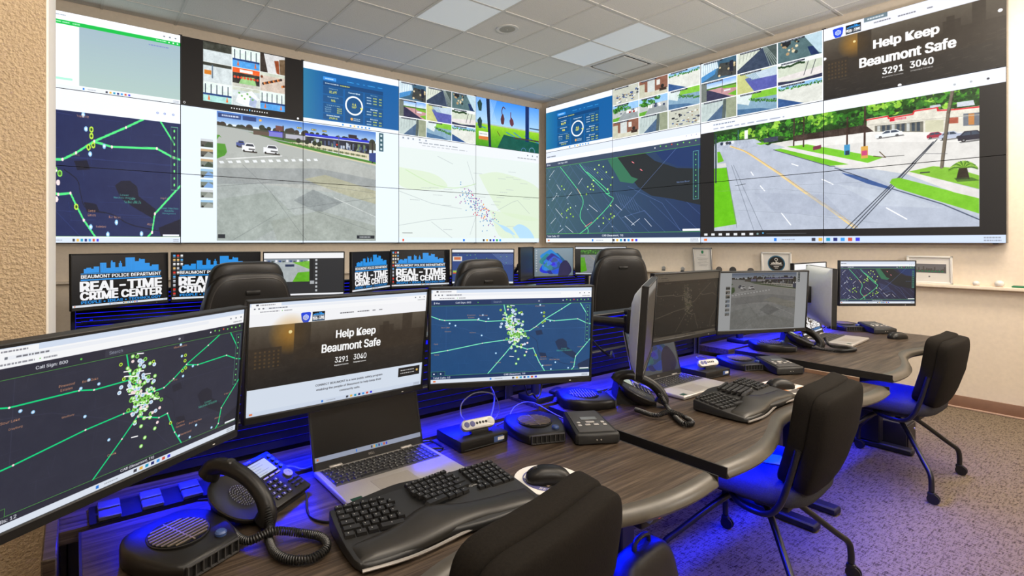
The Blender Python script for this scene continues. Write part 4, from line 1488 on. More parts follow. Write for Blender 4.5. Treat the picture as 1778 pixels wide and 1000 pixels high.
def wall_left():
    w_ = canvas(5 * 372, 3 * 207, W_, 5, 3)
    c = w_.sub(0, 0, 1, 1)
    c.rect(0, 0, 100, 100, W_)
    c.dashes(20, 4, 6, 1.2, (120, 140, 160), 2)
    for x in (88, 92, 96):
        c.rect(x, 5, x + 1.2, 7, (120, 130, 140))
    c.rect(0, 11, 100, 16.4, (20, 190, 74))
    for x in (19, 24, 30):
        c.dashes(x, 12.8, 4.4, 1.6, (240, 255, 240), x)
    c.dashes(83, 12.4, 7, 1.6, (240, 255, 240), 8)
    for x in (92, 95, 98):
        c.circ(x, 13.4, 2.2, (255, 255, 255))
    c.grad(34, 16.4, 100, 94, (160, 182, 194), (172, 196, 192))
    c.dashes(78, 21, 14, 1.4, (110, 120, 190), 3)
    c.rect(16, 86, 30, 89, (176, 240, 214))
    taskbar(c, 95, 100, (232, 238, 246))
    c = w_.sub(0, 1, 1, 3)
    big = canvas(1200, 414, (0, 0, 0))
    area_map(big, (30, 40, 84), (34, 36, 70), (80, 230, 130), (20, 22, 44), (52, 66, 130), 1.0, False, True)
    crop = big.a[72:381, 576:1200]
    c.rect(0, 0, 100, 100, (236, 241, 248))
    t = c.sub(0, 14, 100, 96)
    t.a[:] = np.array(crop[np.linspace(0, crop.shape[0] - 1, t.a.shape[0]).astype(int)][:, np.linspace(0, crop.shape[1] - 1, t.a.shape[1]).astype(int)])
    t.grainy(0, 0, 100, 100, 5, 10, 2)
    for x, y, n in ((62, 64, 'Lower'), (62, 66.4, 'Neches Wildlife'), (92, 74, 'Lower Neches'), (92, 76.4, 'Wildlife'), (92, 78.8, 'Management')):
        t.text(x, y, n, 1.6, (80, 190, 170), 0.0, 'c')
    for x in (84, 89, 95):
        c.circ(x, 8, 3, (110, 130, 200), 1.4)
    taskbar(c, 96.6, 100, (214, 226, 242), 30)
    c = w_.sub(1, 0, 2, 1)
    c.rect(0, 0, 100, 100, (24, 20, 18))
    q = c.sub(16.3, 1, 83.7, 90)
    q.rect(0, 0, 100, 100, (226, 232, 228))
    cells = [q.sub(i * 34, j * 34, i * 34 + 33, j * 34 + 33) for j in range(3) for i in range(3)]
    for k, t in enumerate(cells):
        if k in (0, 3, 7, 5):
            t.rect(0, 0, 100, 100, (206, 216, 218) if k != 5 else (206, 190, 176))
            t.rect(0, 0, 100, 40 if k == 0 else 16, (60, 62, 54) if k in (0, 3) else (200, 206, 190))
            if k == 3:
                t.rect(4, 40, 28, 62, (206, 120, 30))
                t.rect(30, 10, 34, 80, (90, 110, 130))
            if k == 7:
                t.poly([(20, 40), (70, 10), (100, 50), (60, 100), (10, 80)], (236, 240, 240))
                t.poly([(60, 90), (66, 40), (90, 60), (84, 100)], (170, 184, 214))
                for z in range(6):
                    t.circ(24 + z * 10, 30 + (z % 3) * 14, 3, (110, 170, 90))
            if k == 5:
                for z in range(16):
                    t.circ(6 + z * 6, 24 + (z * 37 % 40), 4, ((120, 60, 30), (40, 30, 30), (220, 130, 60))[z % 3])
        elif k in (1, 6, 8):
            t.rect(0, 0, 100, 60, (226, 240, 234))
            for z in range(5):
                t.rect(6 + z * 20, 8, 9 + z * 20, 58, (40, 50, 70))
            t.rect(0, 56, 100, 66, (24, 60, 120))
            t.rect(0, 66, 100, 100, (80, 160, 230) if k != 6 else (170, 220, 214))
            for z in (20, 84):
                t.poly([(z - 4, 92), (z, 62), (z + 4, 92)], (230, 100, 40))
        elif k == 4:
            t.rect(0, 0, 100, 26, (236, 90, 30))
            t.rect(26, 6, 74, 22, (245, 235, 230))
            t.rect(0, 26, 100, 100, (44, 44, 40))
            t.poly([(20, 90), (34, 44), (80, 40), (90, 92)], (150, 200, 130))
            t.rect(0, 82, 100, 100, (196, 196, 184))
            for z in range(8):
                t.circ(8 + z * 12, 50, 4, (220, 70, 40))
        else:
            t.rect(0, 0, 100, 100, (214, 214, 214))
            t.poly([(0, 0), (14, 0), (30, 100), (0, 100)], (50, 40, 34))
            t.poly([(56, 30), (74, 26), (78, 100), (66, 96)], (150, 74, 40))
            t.poly([(76, 20), (100, 14), (100, 100), (80, 100)], (106, 84, 60))
        t.grainy(0, 0, 100, 100, 26, 1.5, k)
    for k in range(15):
        c.rect(38 + k * 2.1, 94 + (k == 7) * -.8, 39 + k * 2.1, 96, (235, 238, 240) if k != 7 else (90, 190, 250))
    c.circ(2.5, 96.4, 3.4, (230, 232, 236), 1.4)
    c.circ(95.5, 97, 3.8, (236, 238, 242))
    cross_page(w_.sub(1, 1, 3, 3))
    dashboard(w_.sub(2, 0, 3, 1))
    cctv_grid(w_.sub(3, 0, 4, 1), (0, 1, 2, 3, 4, 5, 6, 7, 8))
    park(w_.sub(4, 0, 5, 1))
    heat_map(w_.sub(3, 1, 5, 3))
    return w_


def wall_right():
    w_ = canvas(4 * 440, 3 * 245, W_, 4, 3)
    dashboard(w_.sub(0, 0, 1, 1))
    cctv_grid(w_.sub(1, 0, 2, 1), (10, 9, 8, 11, 11, 7, 9, 6, 10))
    cctv_grid(w_.sub(2, 0, 3, 1), (0, 1, 2, 3, 4, 5, 6, 7, 8))
    c = w_.sub(3, 0, 4, 1)
    c.rect(0, 0, 100, 100, W_)
    site(c, 17, 100)
    c.rect(0, 0, 100, 17, (236, 238, 248))
    c.rect(26, 0, 40, 6, (110, 130, 140))
    c.dashes(28, 2, 10, 2, (235, 240, 245), 5)
    for x, wd in ((32, 10), (46, 10), (62, 3)):
        c.dashes(x, 9, wd, 1.6, (90, 90, 100), int(x))
    badge(c, 6, 3.4, 7, 13)
    rtcc(c.sub(14.5, 3.6, 24, 15.6), False, False, True)
    wt = (252, 252, 252)
    c.text(50, 33, 'Help Keep', 14, wt, 0.04, 'c', 36)
    c.text(50, 53, 'Beaumont Safe', 12.6, wt, 0.04, 'c', 53)
    c.text(43, 72.4, '3291', 8.6, wt, 0.025, 'c', 11.6)
    c.text(59, 71.6, '3040', 8.6, wt, 0.025, 'c', 12.4)
    c.text(43, 83.5, 'Registered Cameras', 2.2, wt, 0.02, 'c', 12)
    c.text(59, 82.6, 'Integrated Cameras', 2.2, wt, 0.02, 'c', 12)
    c.circ(97.5, 35, 5, (245, 245, 248))
    c.circ(0.6, 42, 5, (245, 245, 248))
    c.circ(47, 99, 5, (245, 245, 248))
    town_window(w_.sub(0, 1, 2, 3))
    c = w_.sub(2, 1, 4, 3)
    c.rect(0, 0, 100, 100, (32, 30, 30))
    c.rect(0, 0, 100, 8.6, (236, 241, 252))
    c.dashes(6, 2.4, 10, 1, (120, 130, 150), 3)
    c.dashes(6, 5.8, 30, .9, (150, 155, 175), 4)
    for x in (88, 92, 96):
        c.circ(x, 5, 3, (60, 60, 70) if x == 96 else (180, 185, 190))
    boulevard(c.sub(6.4, 8.6, 94, 90.4))
    for k in range(7):
        c.rect(1.6 + k * 3.4, 92.4, 3.2 + k * 3.4, 94.2, (225, 228, 232))
    c.circ(25.4, 93.2, 4, (120, 150, 150))
    c.circ(27.6, 92.6, 3, (90, 180, 240))
    c.line([(29, 93.2), (44, 93.2)], 1.4, (90, 92, 96))
    taskbar(c, 95.4, 100, (206, 220, 246), 46)
    return w_


def plain(wd, h, fn, *a, **k):
    return fn(canvas(wd, h, (0, 0, 0)), *a, **k)


def dimmed(c, k, tint=(1, 1, 1), flat=0.0):
    g = c.a.mean(2, keepdims=True)
    c.a[:] = (c.a * (1 - flat) + g * flat) * k * np.array(tint, np.float32)
    return c


def road_grey(c):
    """camera player: a street view at the left, dark controls at the right"""
    c.rect(0, 0, 100, 100, (52, 52, 54))
    c.rect(0, 0, 100, 13, (250, 250, 252))
    t = c.sub(0, 14, 56, 68)
    t.rect(0, 0, 100, 100, (176, 184, 186))
    t.rect(0, 0, 100, 14, (140, 150, 160))
    for k in range(14):
        t.rect(k * 8, 4 + (k % 3) * 3, k * 8 + 5, 14, ((230, 230, 236), (70, 90, 140), (60, 70, 60))[k % 3])
    t.poly([(62, 16), (100, 10), (100, 46)], (120, 190, 60))
    t.poly([(74, 60), (100, 56), (100, 100), (62, 100)], (100, 180, 40))
    t.rect(46, 24, 66, 34, (50, 60, 90))
    t.grainy(0, 0, 100, 100, 14, 2, 3)
    c.rect(56.6, 14, 61, 68, (40, 40, 42))
    for k in range(9):
        c.rect(63.4, 15 + k * 9, 66, 20 + k * 9, (190, 194, 198))
    c.rect(56.6, 66, 62, 74, (176, 180, 184))
    c.rect(0, 96, 100, 100, (244, 246, 250))
    return c


def lane_map(c):
    c.rect(0, 0, 100, 100, (62, 82, 140))
    c.rect(0, 0, 100, 8, (244, 246, 250))
    c.rect(0, 8, 100, 12, (50, 60, 96))
    for k in range(16):
        c.line([(66 + k * 2.4, 12), (86 + k * 2.4, 44)], 1.4, (150, 176, 220))
        c.line([(20 + k * 3, 40), (24 + k * 3, 92)], 1.0, (110, 136, 190))
    g = random.Random(3)
    for k in range(38):
        c.circ(g.uniform(4, 90), g.uniform(14, 88), 2.6, g.choice(((160, 230, 90), (120, 220, 150), (230, 245, 220))))
    c.rect(1, 20, 16, 34, (236, 232, 226))
    c.rect(3, 22, 14, 30, (216, 120, 80))
    c.rect(1, 62, 12, 68, (160, 200, 90))
    c.rect(1, 68, 12, 71, (225, 80, 50))
    c.rect(0, 95, 100, 100, (236, 240, 248))
    return c


def avenue(c):
    c.rect(0, 0, 100, 100, (24, 24, 24))
    c.rect(0, 0, 100, 7, (236, 240, 248))
    t = c.sub(10, 10, 100, 94)
    t.rect(0, 0, 100, 100, (140, 146, 152))
    t.rect(0, 0, 100, 22, (44, 84, 34))
    for k in range(16):
        tree(t, k * 7, 10, 7, 10, k)
    t.poly([(0, 34), (9, 34), (14, 92), (0, 100)], (92, 176, 26))
    t.poly([(40, 22), (60, 18), (100, 44), (100, 56)], (110, 170, 50))
    t.line([(20, 24), (64, 100)], 2, (220, 190, 120))
    t.grainy(0, 0, 100, 100, 12, 2, 4)
    c.rect(0, 95, 100, 100, (206, 214, 226))
    return c


def laptop_dark(c):
    c.grad(0, 0, 100, 100, (9, 9, 10), (11, 10, 10))
    taskbar(c, 93.6, 100, (150, 158, 178))
    return c


# ------------------------------------------------------------------ room shell
XW, YW, ZC = 5.83, 5.83, 3.48
fl = struct(MB().box((1.6, 1.7, -0.05), (9.4, 8.5, 0.1)).build('floor', M['carpet'], smooth=0))
ce = struct(MB().box((1.6, 1.7, ZC + 0.08), (9.4, 8.5, 0.06)).build('ceiling', M['tbar'], smooth=0))
gx = [2.0 + 0.6 * k for k in range(-8, 7)]
gy = [4.29 + 0.6 * k for k in range(-11, 3)]
special = {}
tile_me = MB().prism([(-.291, -.291), (.291, -.291), (.291, .291), (-.291, .291)], 0, 0.02).mesh('ceiling_tile', M['tile'], 0)


def tile_at(x0, y0, x1, y1, k):
    if x1 - x0 > 0.58 and y1 - y0 > 0.58:
        me = tile_me
    else:
        a_, b_ = (x1 - x0) / 2 - .009, (y1 - y0) / 2 - .009
        me = MB().prism([(-a_, -b_), (a_, -b_), (a_, b_), (-a_, b_)], 0, 0.02).mesh('ceiling_tile', M['tile'], 0)
    link('ceiling_tile', me, ce, ((x0 + x1) / 2, (y0 + y1) / 2, ZC + 0.002))


LIGHTS = [(2.6, 3.09), (4.4, 3.09), (0.8, 3.09), (4.4, -0.31), (2.6, -0.31), (0.8, -0.31), (-1.0, -0.31)]
VENT = (5.0, 3.69)
xs = gx + [XW]
ys = [-2.55] + gy + [YW]
for i in range(len(xs) - 1):
    for j in range(len(ys) - 1):
        x0, y0 = xs[i], ys[j]
        if any(abs(x0 - a_) < .05 and b_ - .05 < y0 < b_ + 1.1 for a_, b_ in LIGHTS):
            continue
        if abs(x0 - VENT[0]) < .05 and abs(y0 - VENT[1]) < .05:
            continue
        tile_at(x0, y0, xs[i + 1], ys[j + 1], 0)
bar_y = MB().box((0, 0, 0), (0.022, 8.38, 0.03)).mesh('grid_bar', M['tbar'], 0)
bar_x = MB().box((0, 0, 0), (8.63, 0.022, 0.03)).mesh('grid_bar', M['tbar'], 0)
for x in gx:
    link('grid_bar', bar_y, ce, (x, 1.64, ZC + 0.011))
for y in gy:
    link('grid_bar', bar_x, ce, (1.515, y, ZC + 0.011))

struct(MB().box((1.3, YW + 0.05, 1.75), (9.2, 0.1, 3.6)).build('wall_back', M['wall'], smooth=0))
struct(MB().box((XW + 0.05, 1.7, 1.75), (0.1, 8.5, 3.6)).build('wall_right', M['wall'], smooth=0))
struct(MB().box((-3.05, 1.7, 1.75), (0.1, 8.5, 3.6)).build('wall_left', M['wall'], smooth=0))
struct(MB().box((1.3, -2.6, 1.75), (9.2, 0.1, 3.6)).build('wall_front', M['wall'], smooth=0))
# the textured partition at the left with its end face coloured pale for the light striking it
pa = struct(MB().prism([(-3.0, 1.85), (-0.0645, 1.85), (-0.064, 1.862), (-0.064, 2.58), (-3.0, 2.58)], 0, ZC).build('wall_partition', M['peel'], smooth=0))
MB().box((-0.062, 2.218, ZC / 2), (0.006, 0.705, ZC - .004)).build('end_face', M['jamb'], pa, smooth=0)
for nm, c_, d_ in (('baseboard_right', (XW - 0.006, 1.6, 0.052), (0.012, 8.3, 0.096)), ('baseboard_back', (1.3, YW - 0.006, 0.052), (9.0, 0.012, 0.096))):
    o = struct(MB().rbox(c_, d_, 0.004, 2).build(nm, M['base']))
    d2 = (0.03, d_[1], 0.012) if nm.endswith('right') else (d_[0], 0.03, 0.012)
    MB().rbox((c_[0] - (.008 if nm.endswith('right') else 0), c_[1] - (0 if nm.endswith('right') else .008), 0.007), d2, 0.004, 2).build('toe_lip', M['baselip'], o)
# picture ledge on both walls
o = struct(MB().rbox((XW - 0.035, 1.64, 0.988), (0.07, 8.3, 0.026), 0.004).build('trim_1', M['wall']))
o = struct(MB().rbox((1.3, YW - 0.035, 0.990), (8.9, 0.07, 0.022), 0.004).build('trim_2', M['wall']))

# ------------------------------------------------------------------ ceiling fittings
for k, (x, y) in enumerate(LIGHTS):
    lab = ('flat ceiling light panel nearer the left video wall, beside the round speaker', 'flat ceiling light panel between the round speaker and the square air vent', 'flat ceiling light panel over the rear workstations, out of frame',
           'lit ceiling light panel behind the camera nearest the right wall', 'lit ceiling light panel behind the camera over the middle desk', 'lit ceiling light panel straight above the camera', 'lit ceiling light panel behind the camera at far left')[k]
    t = thing('ceiling_light', lab, 'ceiling light', (x + .3, y + .6, ZC), 0, 'recessed ceiling light panels')
    MB().prism([(-.287, -.585), (.287, -.585), (.287, .585), (-.287, .585)], -0.002, 0.012).build('diffuser', M['diffuser'], t, smooth=0)
    fb = MB()
    for sx in (-1, 1):
        fb.box((sx * .289, 0, .006), (.012, 1.19, .022))
        fb.box((0, sx * .589, .006), (.57, .012, .022))
    fb.build('frame', M['white'], t, smooth=0)
t = thing('ceiling_vent', 'square white air diffuser with dark slots in the ceiling corner', 'vent', (VENT[0] + .3, VENT[1] + .3, ZC))
b = MB()
for s_ in (-1, 1):
    b.box((s_ * .278, 0, -.002), (.034, .59, .016))
    b.box((0, s_ * .278, -.002), (.522, .034, .016))
b.build('frame', M['white'], t, smooth=0)
MB().box((0, 0, .045), (.53, .53, .02)).build('duct_back', M['black'], t, smooth=0)
MB().prism([(-.225, -.225), (.225, -.225), (.225, .225), (-.225, .225)], -.012, .004, bev=.004).build('face_plate', M['white'], t, smooth=0)
t = thing('ceiling_speaker', 'round off-white loudspeaker grille recessed in a ceiling tile', 'speaker', (3.5, 3.985, ZC))
MB().lathe([(.088, -.004), (.100, -.008), (.112, -.004), (.113, .004)], 36).build('rim', M['white'], t)
MB().lathe([(0, -.0075), (.05, -.007), (.09, -.003), (.09, .003)], 36).build('grille', grain('speaker_grille', (.42, .41, .37), .7, .1, 400, .2), t)
MB().lathe([(0, -.010), (.006, -.009), (.007, -.006)], 12).build('centre_pin', M['frame'], t)


# ------------------------------------------------------------------ screens
def screen_mesh(name, w_, h, mt, uv=(0, 0, 1, 1)):
    """an upright picture in the xz plane facing -y"""
    me = bpy.data.meshes.new(name)
    me.from_pydata([(-w_ / 2, 0, -h / 2), (w_ / 2, 0, -h / 2), (w_ / 2, 0, h / 2), (-w_ / 2, 0, h / 2)], [], [(0, 1, 2, 3)])
    u = me.uv_layers.new(name='UVMap')
    for k, p in enumerate(((uv[0], uv[1]), (uv[2], uv[1]), (uv[2], uv[3]), (uv[0], uv[3]))):
        u.data[k].uv = p
    me.materials.append(mt)
    return me


PW, PH = 1.2134, 0.6739
panel_me = MB().rbox((0, .04, 0), (PW - .0006, .078, PH - .0006), .002, 1).mesh('display_panel', M['gloss'], 30)


def video_wall(name, lab, n, origin, rot, cv, strength):
    t = thing(name, lab, 'video wall', origin, rot)
    mt = screen_mat(name + '_picture', cv, strength, 0.5)
    for i in range(n):
        for j in range(3):
            p = link('display_panel', panel_me, t, ((i + .5) * PW, 0, (j + .5) * PH))
            s_ = link('screen', screen_mesh('screen', PW - .0058, PH - .0058, mt, (i / n, j / 3, (i + 1) / n, (j + 1) / 3)), p, (0, -.0006, 0))
            s_['label'] = 'lit picture area of one display panel'
    b_ = MB()
    for i in range(n + 1):
        for z in (-0.004, 3 * PH + 0.004):
            b_.box((min(max(i * PW, .06), n * PW - .06), .012, z), (.03, .02, .01))
    b_.build('clip', M['black'], t, smooth=0)
    return t


video_wall('video_wall', 'left video wall of fifteen joined display panels on the back wall', 5, (5.687 - 5 * PW, 5.749, 1.34), 0, wall_left(), 1.16)
video_wall('video_wall', 'right video wall of twelve joined display panels on the right-hand wall', 4, (5.731, 5.645, 1.34), R(-90), wall_right(), 1.16)


def monitor(lab, x, y, zc, yaw, tilt, mt, group, back=None, bulge=False, arm='arm', zb=None, roll=0, label_screen=None, w_=.52, h=.307):
    t = thing('monitor', lab, 'monitor', (x, y, zc), (R(-tilt), 0, R(yaw)), group)
    back = back or M['dark']
    # bezel
    b_ = MB()
    bz = .007
    for sx in (-1, 1):
        b_.rbox((sx * (w_ / 2 - bz / 2), .010, 0), (bz, .024, h), .002, 1)
    b_.rbox((0, .010, h / 2 - bz / 2), (w_, .024, bz), .002, 1)
    b_.rbox((0, .010, -h / 2 + .009), (w_, .024, .018), .002, 1)
    b_.build('bezel', M['black'], t)
    D = .062 if bulge else .042

    def bk(u, v):
        X, Z = (u - .5) * w_ * .995, (v - .5) * h * .995
        e = max(abs(u - .5), abs(v - .5)) * 2
        return (X, .022 + (D - .022) * (1 - max(0, (e - .35) / .65) ** 2.2), Z)
    MB().slab(12, 8, lambda u, v: (bk(1 - u, v)[0], bk(1 - u, v)[1], bk(1 - u, v)[2]), lambda u, v: ((.5 - u) * w_ * .995, .004, (v - .5) * h * .995)).build('rear_housing', back, t, smooth=60)
    s_ = link('screen', screen_mesh('screen', w_ - 2 * bz, h - bz - .018, mt), t, (0, .0028, .0055))
    s_['label'] = label_screen or 'monitor screen'
    MB().rbox((w_ * .36, -.0026, -h / 2 + .008), (.006, .001, .002), .0004, 1).build('power_light', M['frame'], t, smooth=0)
    inv = (Matrix.Translation(Vector((x, y, zc))) @ Euler((R(-tilt), 0, R(yaw))).to_matrix().to_4x4()).inverted()
    MB().rbox((0, D + .008, 0), (.09, .022, .09), .004).build('mount_plate', M['black'], t)
    if arm == 'post' and zb is not None:
        c0 = t_world(x, y, yaw, .0, D + .03)
        a_ = inv @ Vector((c0[0], c0[1], zb + .02))
        z_ = inv @ Vector((c0[0], c0[1], zc + .05))
        MB().cyl(a_, z_, .02, .02, 14).tube([inv @ Vector((c0[0] + d[0], c0[1] + d[1], zb + d[2])) for d in ((0, 0, 0), (0, 0, .02))], .075, 20).build('post', M['black'], t)
    elif arm == 'arm' and zb is not None:
        c0 = Vector((*t_world(x, y, yaw, 0, D + .02), zc))
        yy = max(zb[1], c0.y + .03)
        e_ = Vector((zb[0], yy, zb[2] if len(zb) > 2 else zc - .06))
        k_ = Vector(((c0.x * .35 + e_.x * .65), min(c0.y + .06, yy), zc - .03))
        MB().tube([inv @ p for p in (c0, c0.lerp(k_, .5), k_, e_)], .017, 10).ell(tuple(inv @ k_), (.026, .026, .03), 12, 8).build('arm', M['black'], t)
    return t


def t_world(x, y, yaw, lx, ly):
    a_ = R(yaw)
    return (x + lx * math.cos(a_) - ly * math.sin(a_), y + lx * math.sin(a_) + ly * math.cos(a_))


# ------------------------------------------------------------------ consoles
DZ = (0.70, 0.71, 0.755)
DX = (0.012, 1.497, 2.945)
DW = (1.43, 1.40, 1.43)
PROF = [(0, .757), (.1, .750), (.2, .752), (.3, .765), (.4, .79), (.5, .822), (.6, .852), (.715, .866)]


def front_curve(wd, back=0.0):
    h = wd / 2
    pts = [(x / .715 * h, y) for x, y in PROF]
    pts = pts + [(wd - x, y) for x, y in reversed(pts[:-1])]
    return [(p.x, p.y + back) for p in cr([(x, y, 0) for x, y in pts], 4)]


def desk(lab, x, z, wd, y0=0.0, depth=1.455, group='wood-topped workstation desks'):
    t = thing('workstation_desk', lab, 'desk', (x, y0, 0), 0, group)
    inner = front_curve(wd, .042)
    MB().prism(inner + [(wd, depth), (0, depth)], z - .030, z, bev=.001).build('tabletop', M['wood'], t, smooth=30)
    fc = front_curve(wd)
    n = len(fc) - 1
    pr_ = [(0, z), (.3, z - .001), (.62, z - .006), (.88, z - .015), (1, z - .026)]

    def top(u, v):
        i = min(n, int(round(u * n)))
        k = min(len(pr_) - 1, int(round(v * 4)))
        f_ = pr_[k][0]
        return (fc[i][0], inner[i][1] * (1 - f_) + fc[i][1] * f_, pr_[k][1])

    def bot(u, v):
        i = min(n, int(round(u * n)))
        return (fc[i][0], inner[i][1] * (1 - v) + (fc[i][1] + .004) * v, z - .034)
    MB().slab(n, 4, lambda u, v: top(1 - u, v), lambda u, v: bot(1 - u, v)).build('front_bumper', M['bumper'], t, smooth=50)
    for sx in (0, 1):
        ex = -.0025 if sx == 0 else wd + .0025
        MB().box((ex, (.757 + .004 + depth) / 2, z - .0165), (.005, depth - .761, .033)).build('edge_band', M['edge'], t, smooth=0)
    for sx in (.10, wd - .10):
        MB().rbox((sx, 1.22, (z - .03 + .04) / 2), (.075, .11, z - .03 - .04), .006, 1).build('leg', M['black'], t)
        MB().rbox((sx, 1.22, .02), (.07, .44, .036), .008, 1).build('foot', M['black'], t)
    MB().box((wd / 2, 1.22, z - .05), (wd - .26, .08, .038)).build('crossbar', M['black'], t, smooth=0)
    MB().rbox((wd / 2, 1.02, z - .040), (wd - .14, .036, .012), .003, 1).build('under_desk_light', M['black'], t)
    p = MB().rbox((wd - .22, .845, z - .063), (.10, .06, .056), .008, 2).build('control_panel', M['dark'], t)
    for k, (mt, nm) in enumerate(((M['bluebtn'], 'blue_button'), (M['red'], 'red_button'))):
        MB().lathe([(.015, 0), (.015, .005), (.011, .008), (0, .009)], 16, mt=Matrix.Translation((wd - .24 + k * .042, .8155, z - .062)) @ Matrix.Rotation(PI / 2, 4, 'X')).build(nm, mt, p)
    MB().prism([(wd - .12, .80), (wd - .065, .79), (wd - .06, .86), (wd - .12, .86)], z - .062, z - .042, bev=.004).build('height_paddle', M['black'], t)
    return t


desk('near desk with the round mouse mat and closest laptop', DX[0], DZ[0], DW[0])
desk('middle desk with the rectangular mouse mat and wrist-rest keyboard', DX[1], DZ[1], DW[1])
desk('far right desk nearest the right wall, with a laptop but no keyboard', DX[2], DZ[2], DW[2])


def slat_wall(lab, x, y, wd, z0, z1, shelf=None, group='slatted console walls'):
    t = thing('slat_wall', lab, 'divider', (x, y, 0), 0, group)
    MB().box((wd / 2, .062, z1 / 2), (wd, .02, z1)).build('rear_panel', M['dark'], t, smooth=0)
    MB().box((wd / 2, .046, (z0 + z1) / 2), (wd - .04, .006, z1 - z0 - .02)).build('slat_edge_glow', M['glow'], t, smooth=0)  # added glowing sheet; draws the blue-lit slat edges through the gaps
    for sx in (.012, wd - .012):
        MB().rbox((sx, .030, z1 / 2), (.024, .064, z1), .003, 1).build('post', M['black'], t)
    MB().rbox((wd / 2, .036, z1 + .008), (wd, .076, .018), .004, 1).build('top_rail', M['dark'], t)
    n = int((z1 - z0) / .0262)
    sl = MB().prism([(-.0105, -.006), (.0108, -.004), (.0108, .006), (-.0105, .006)], 0, wd - .05, mt=Matrix(((0, 0, 1, 0), (0, 1, 0, 0), (1, 0, 0, 0), (0, 0, 0, 1)))).mesh('slat', M['slat'], 0)
    for k in range(n):
        link('slat', sl, t, (.025, .012, z0 + .014 + k * .0262))
    if shelf:
        lb = MB().rbox((wd / 2, -.135, shelf + .158), (wd - .10, .026, .010), .003, 1)
        for sx in (.10, wd - .10):
            lb.box((sx, -.065, shelf + .160), (.016, .13, .006))
        lb.build('light_bar', M['black'], t, smooth=0)
        MB().box((wd / 2, -.085, shelf - .016), (wd - .01, .17, .03)).build('rear_shelf', M['wood'], t, smooth=0)
        MB().box((wd / 2, -.0, shelf * .5 - .05), (wd - .05, .02, shelf - .11)).build('modesty_panel', M['dark'], t, smooth=0)
    return t


YS = 1.655
s1 = slat_wall('slatted divider behind the near desk, glowing blue between its slats', DX[0] - .05, YS, 1.505, .705, .985, .698)
slat_wall('slatted divider behind the middle desk, blue slats showing beside the raised arm', DX[1] - .035, YS, 1.44, .715, .985, .708)
slat_wall('slatted divider behind the far right desk', DX[2] - .02, YS, 1.45, .76, .985, .753)
# side panel and recessed power outlets at the left end of the near desk
MB().rbox((-.004, -.16, .36), (.026, .30, .70), .003, 1).build('end_panel', M['wood'], s1)
o = MB().box((.20, -.135, .701), (.27, .10, .005)).build('outlet_tray', M['dark'], s1, smooth=0)
for k in range(3):
    for j in range(2):
        MB().rbox((.105 + k * .088, -.163 + j * .052, .7085), (.046, .040, .010), .002, 1).build('outlet', M['grey'], o)
# rear row: desks and dividers in front of the back wall
RX = (0.0, 1.66, 3.24)
for k, lab in enumerate(('rear left desk below the first slogan monitors', 'rear middle desk below the lane map monitor', 'rear right desk with the blue wallpaper laptop')):
    desk(lab, RX[k], .72, 1.41, 2.24, 1.50)
    slat_wall(('slatted divider behind the rear left monitors', 'slatted divider behind the rear middle monitors', 'slatted divider behind the rear right monitors')[k], RX[k] - .02, 3.93, 1.45, .73, 1.03, .72)

# ------------------------------------------------------------------ monitors
IM = {}


def sm(key, fn, wd, h, strength=1.0, rough=.3, post=None):
    cv = plain(wd, h, fn)
    if post:
        post(cv)
    IM[key] = screen_mat('picture_' + key, cv, strength, rough)
    return IM[key]


sm('map_dark', lambda c: area_map(c, (50, 51, 66), (46, 46, 60), (20, 215, 130), (42, 42, 54), (72, 74, 98)), 1120, 640, .95)
sm('map_blue', lambda c: area_map(c, (34, 76, 124), (30, 52, 96), (130, 245, 195), (34, 52, 84), (70, 110, 165)), 960, 548, .97)
sm('map_dim', lambda c: area_map(c, (34, 76, 124), (30, 52, 96), (200, 245, 235), (34, 52, 84), (60, 90, 130)), 640, 366, 1, .3, lambda c: dimmed(c, .33, (1.0, .92, .80), .75))
sm('website', website, 1040, 594, .96)
sm('page_dim', lambda c: cross_page(c, True), 640, 366, 1, .3, lambda c: dimmed(c, .62, (1, .99, .98), .6))
sm('town', lambda c: town_window(c, (44, 50, 84), (38, 40, 62)), 560, 320, .95)
sm('logo', rtcc, 640, 366, .95)
sm('logo_icons', lambda c: rtcc(c, True), 640, 366, .95)
sm('road_grey', road_grey, 440, 252, .95)
sm('lane', lane_map, 420, 240, .9)
sm('ribbons', lambda c: ribbons(c, (150, 172, 186)), 420, 240, .75)
sm('avenue', avenue, 420, 240, .75)
sm('ribbons_dim', lambda c: ribbons(c, (150, 160, 170), .55), 420, 252, .9)
sm('laptop_dark', laptop_dark, 640, 380, .9)
sm('glass_sheen', lambda c: c.rect(0, 0, 100, 100, (82, 73, 63)).rect(0, 0, 100, 12, (150, 146, 140)), 64, 36, .8)  # grey-brown reflection on the edge-on screen, painted as emission
sm('off', lambda c: c.rect(0, 0, 100, 100, (26, 27, 28)), 32, 18, .5)
S9 = .954


def at(x, y, z):
    return x * S9, y * S9, 1.35 - (1.35 - z) * S9


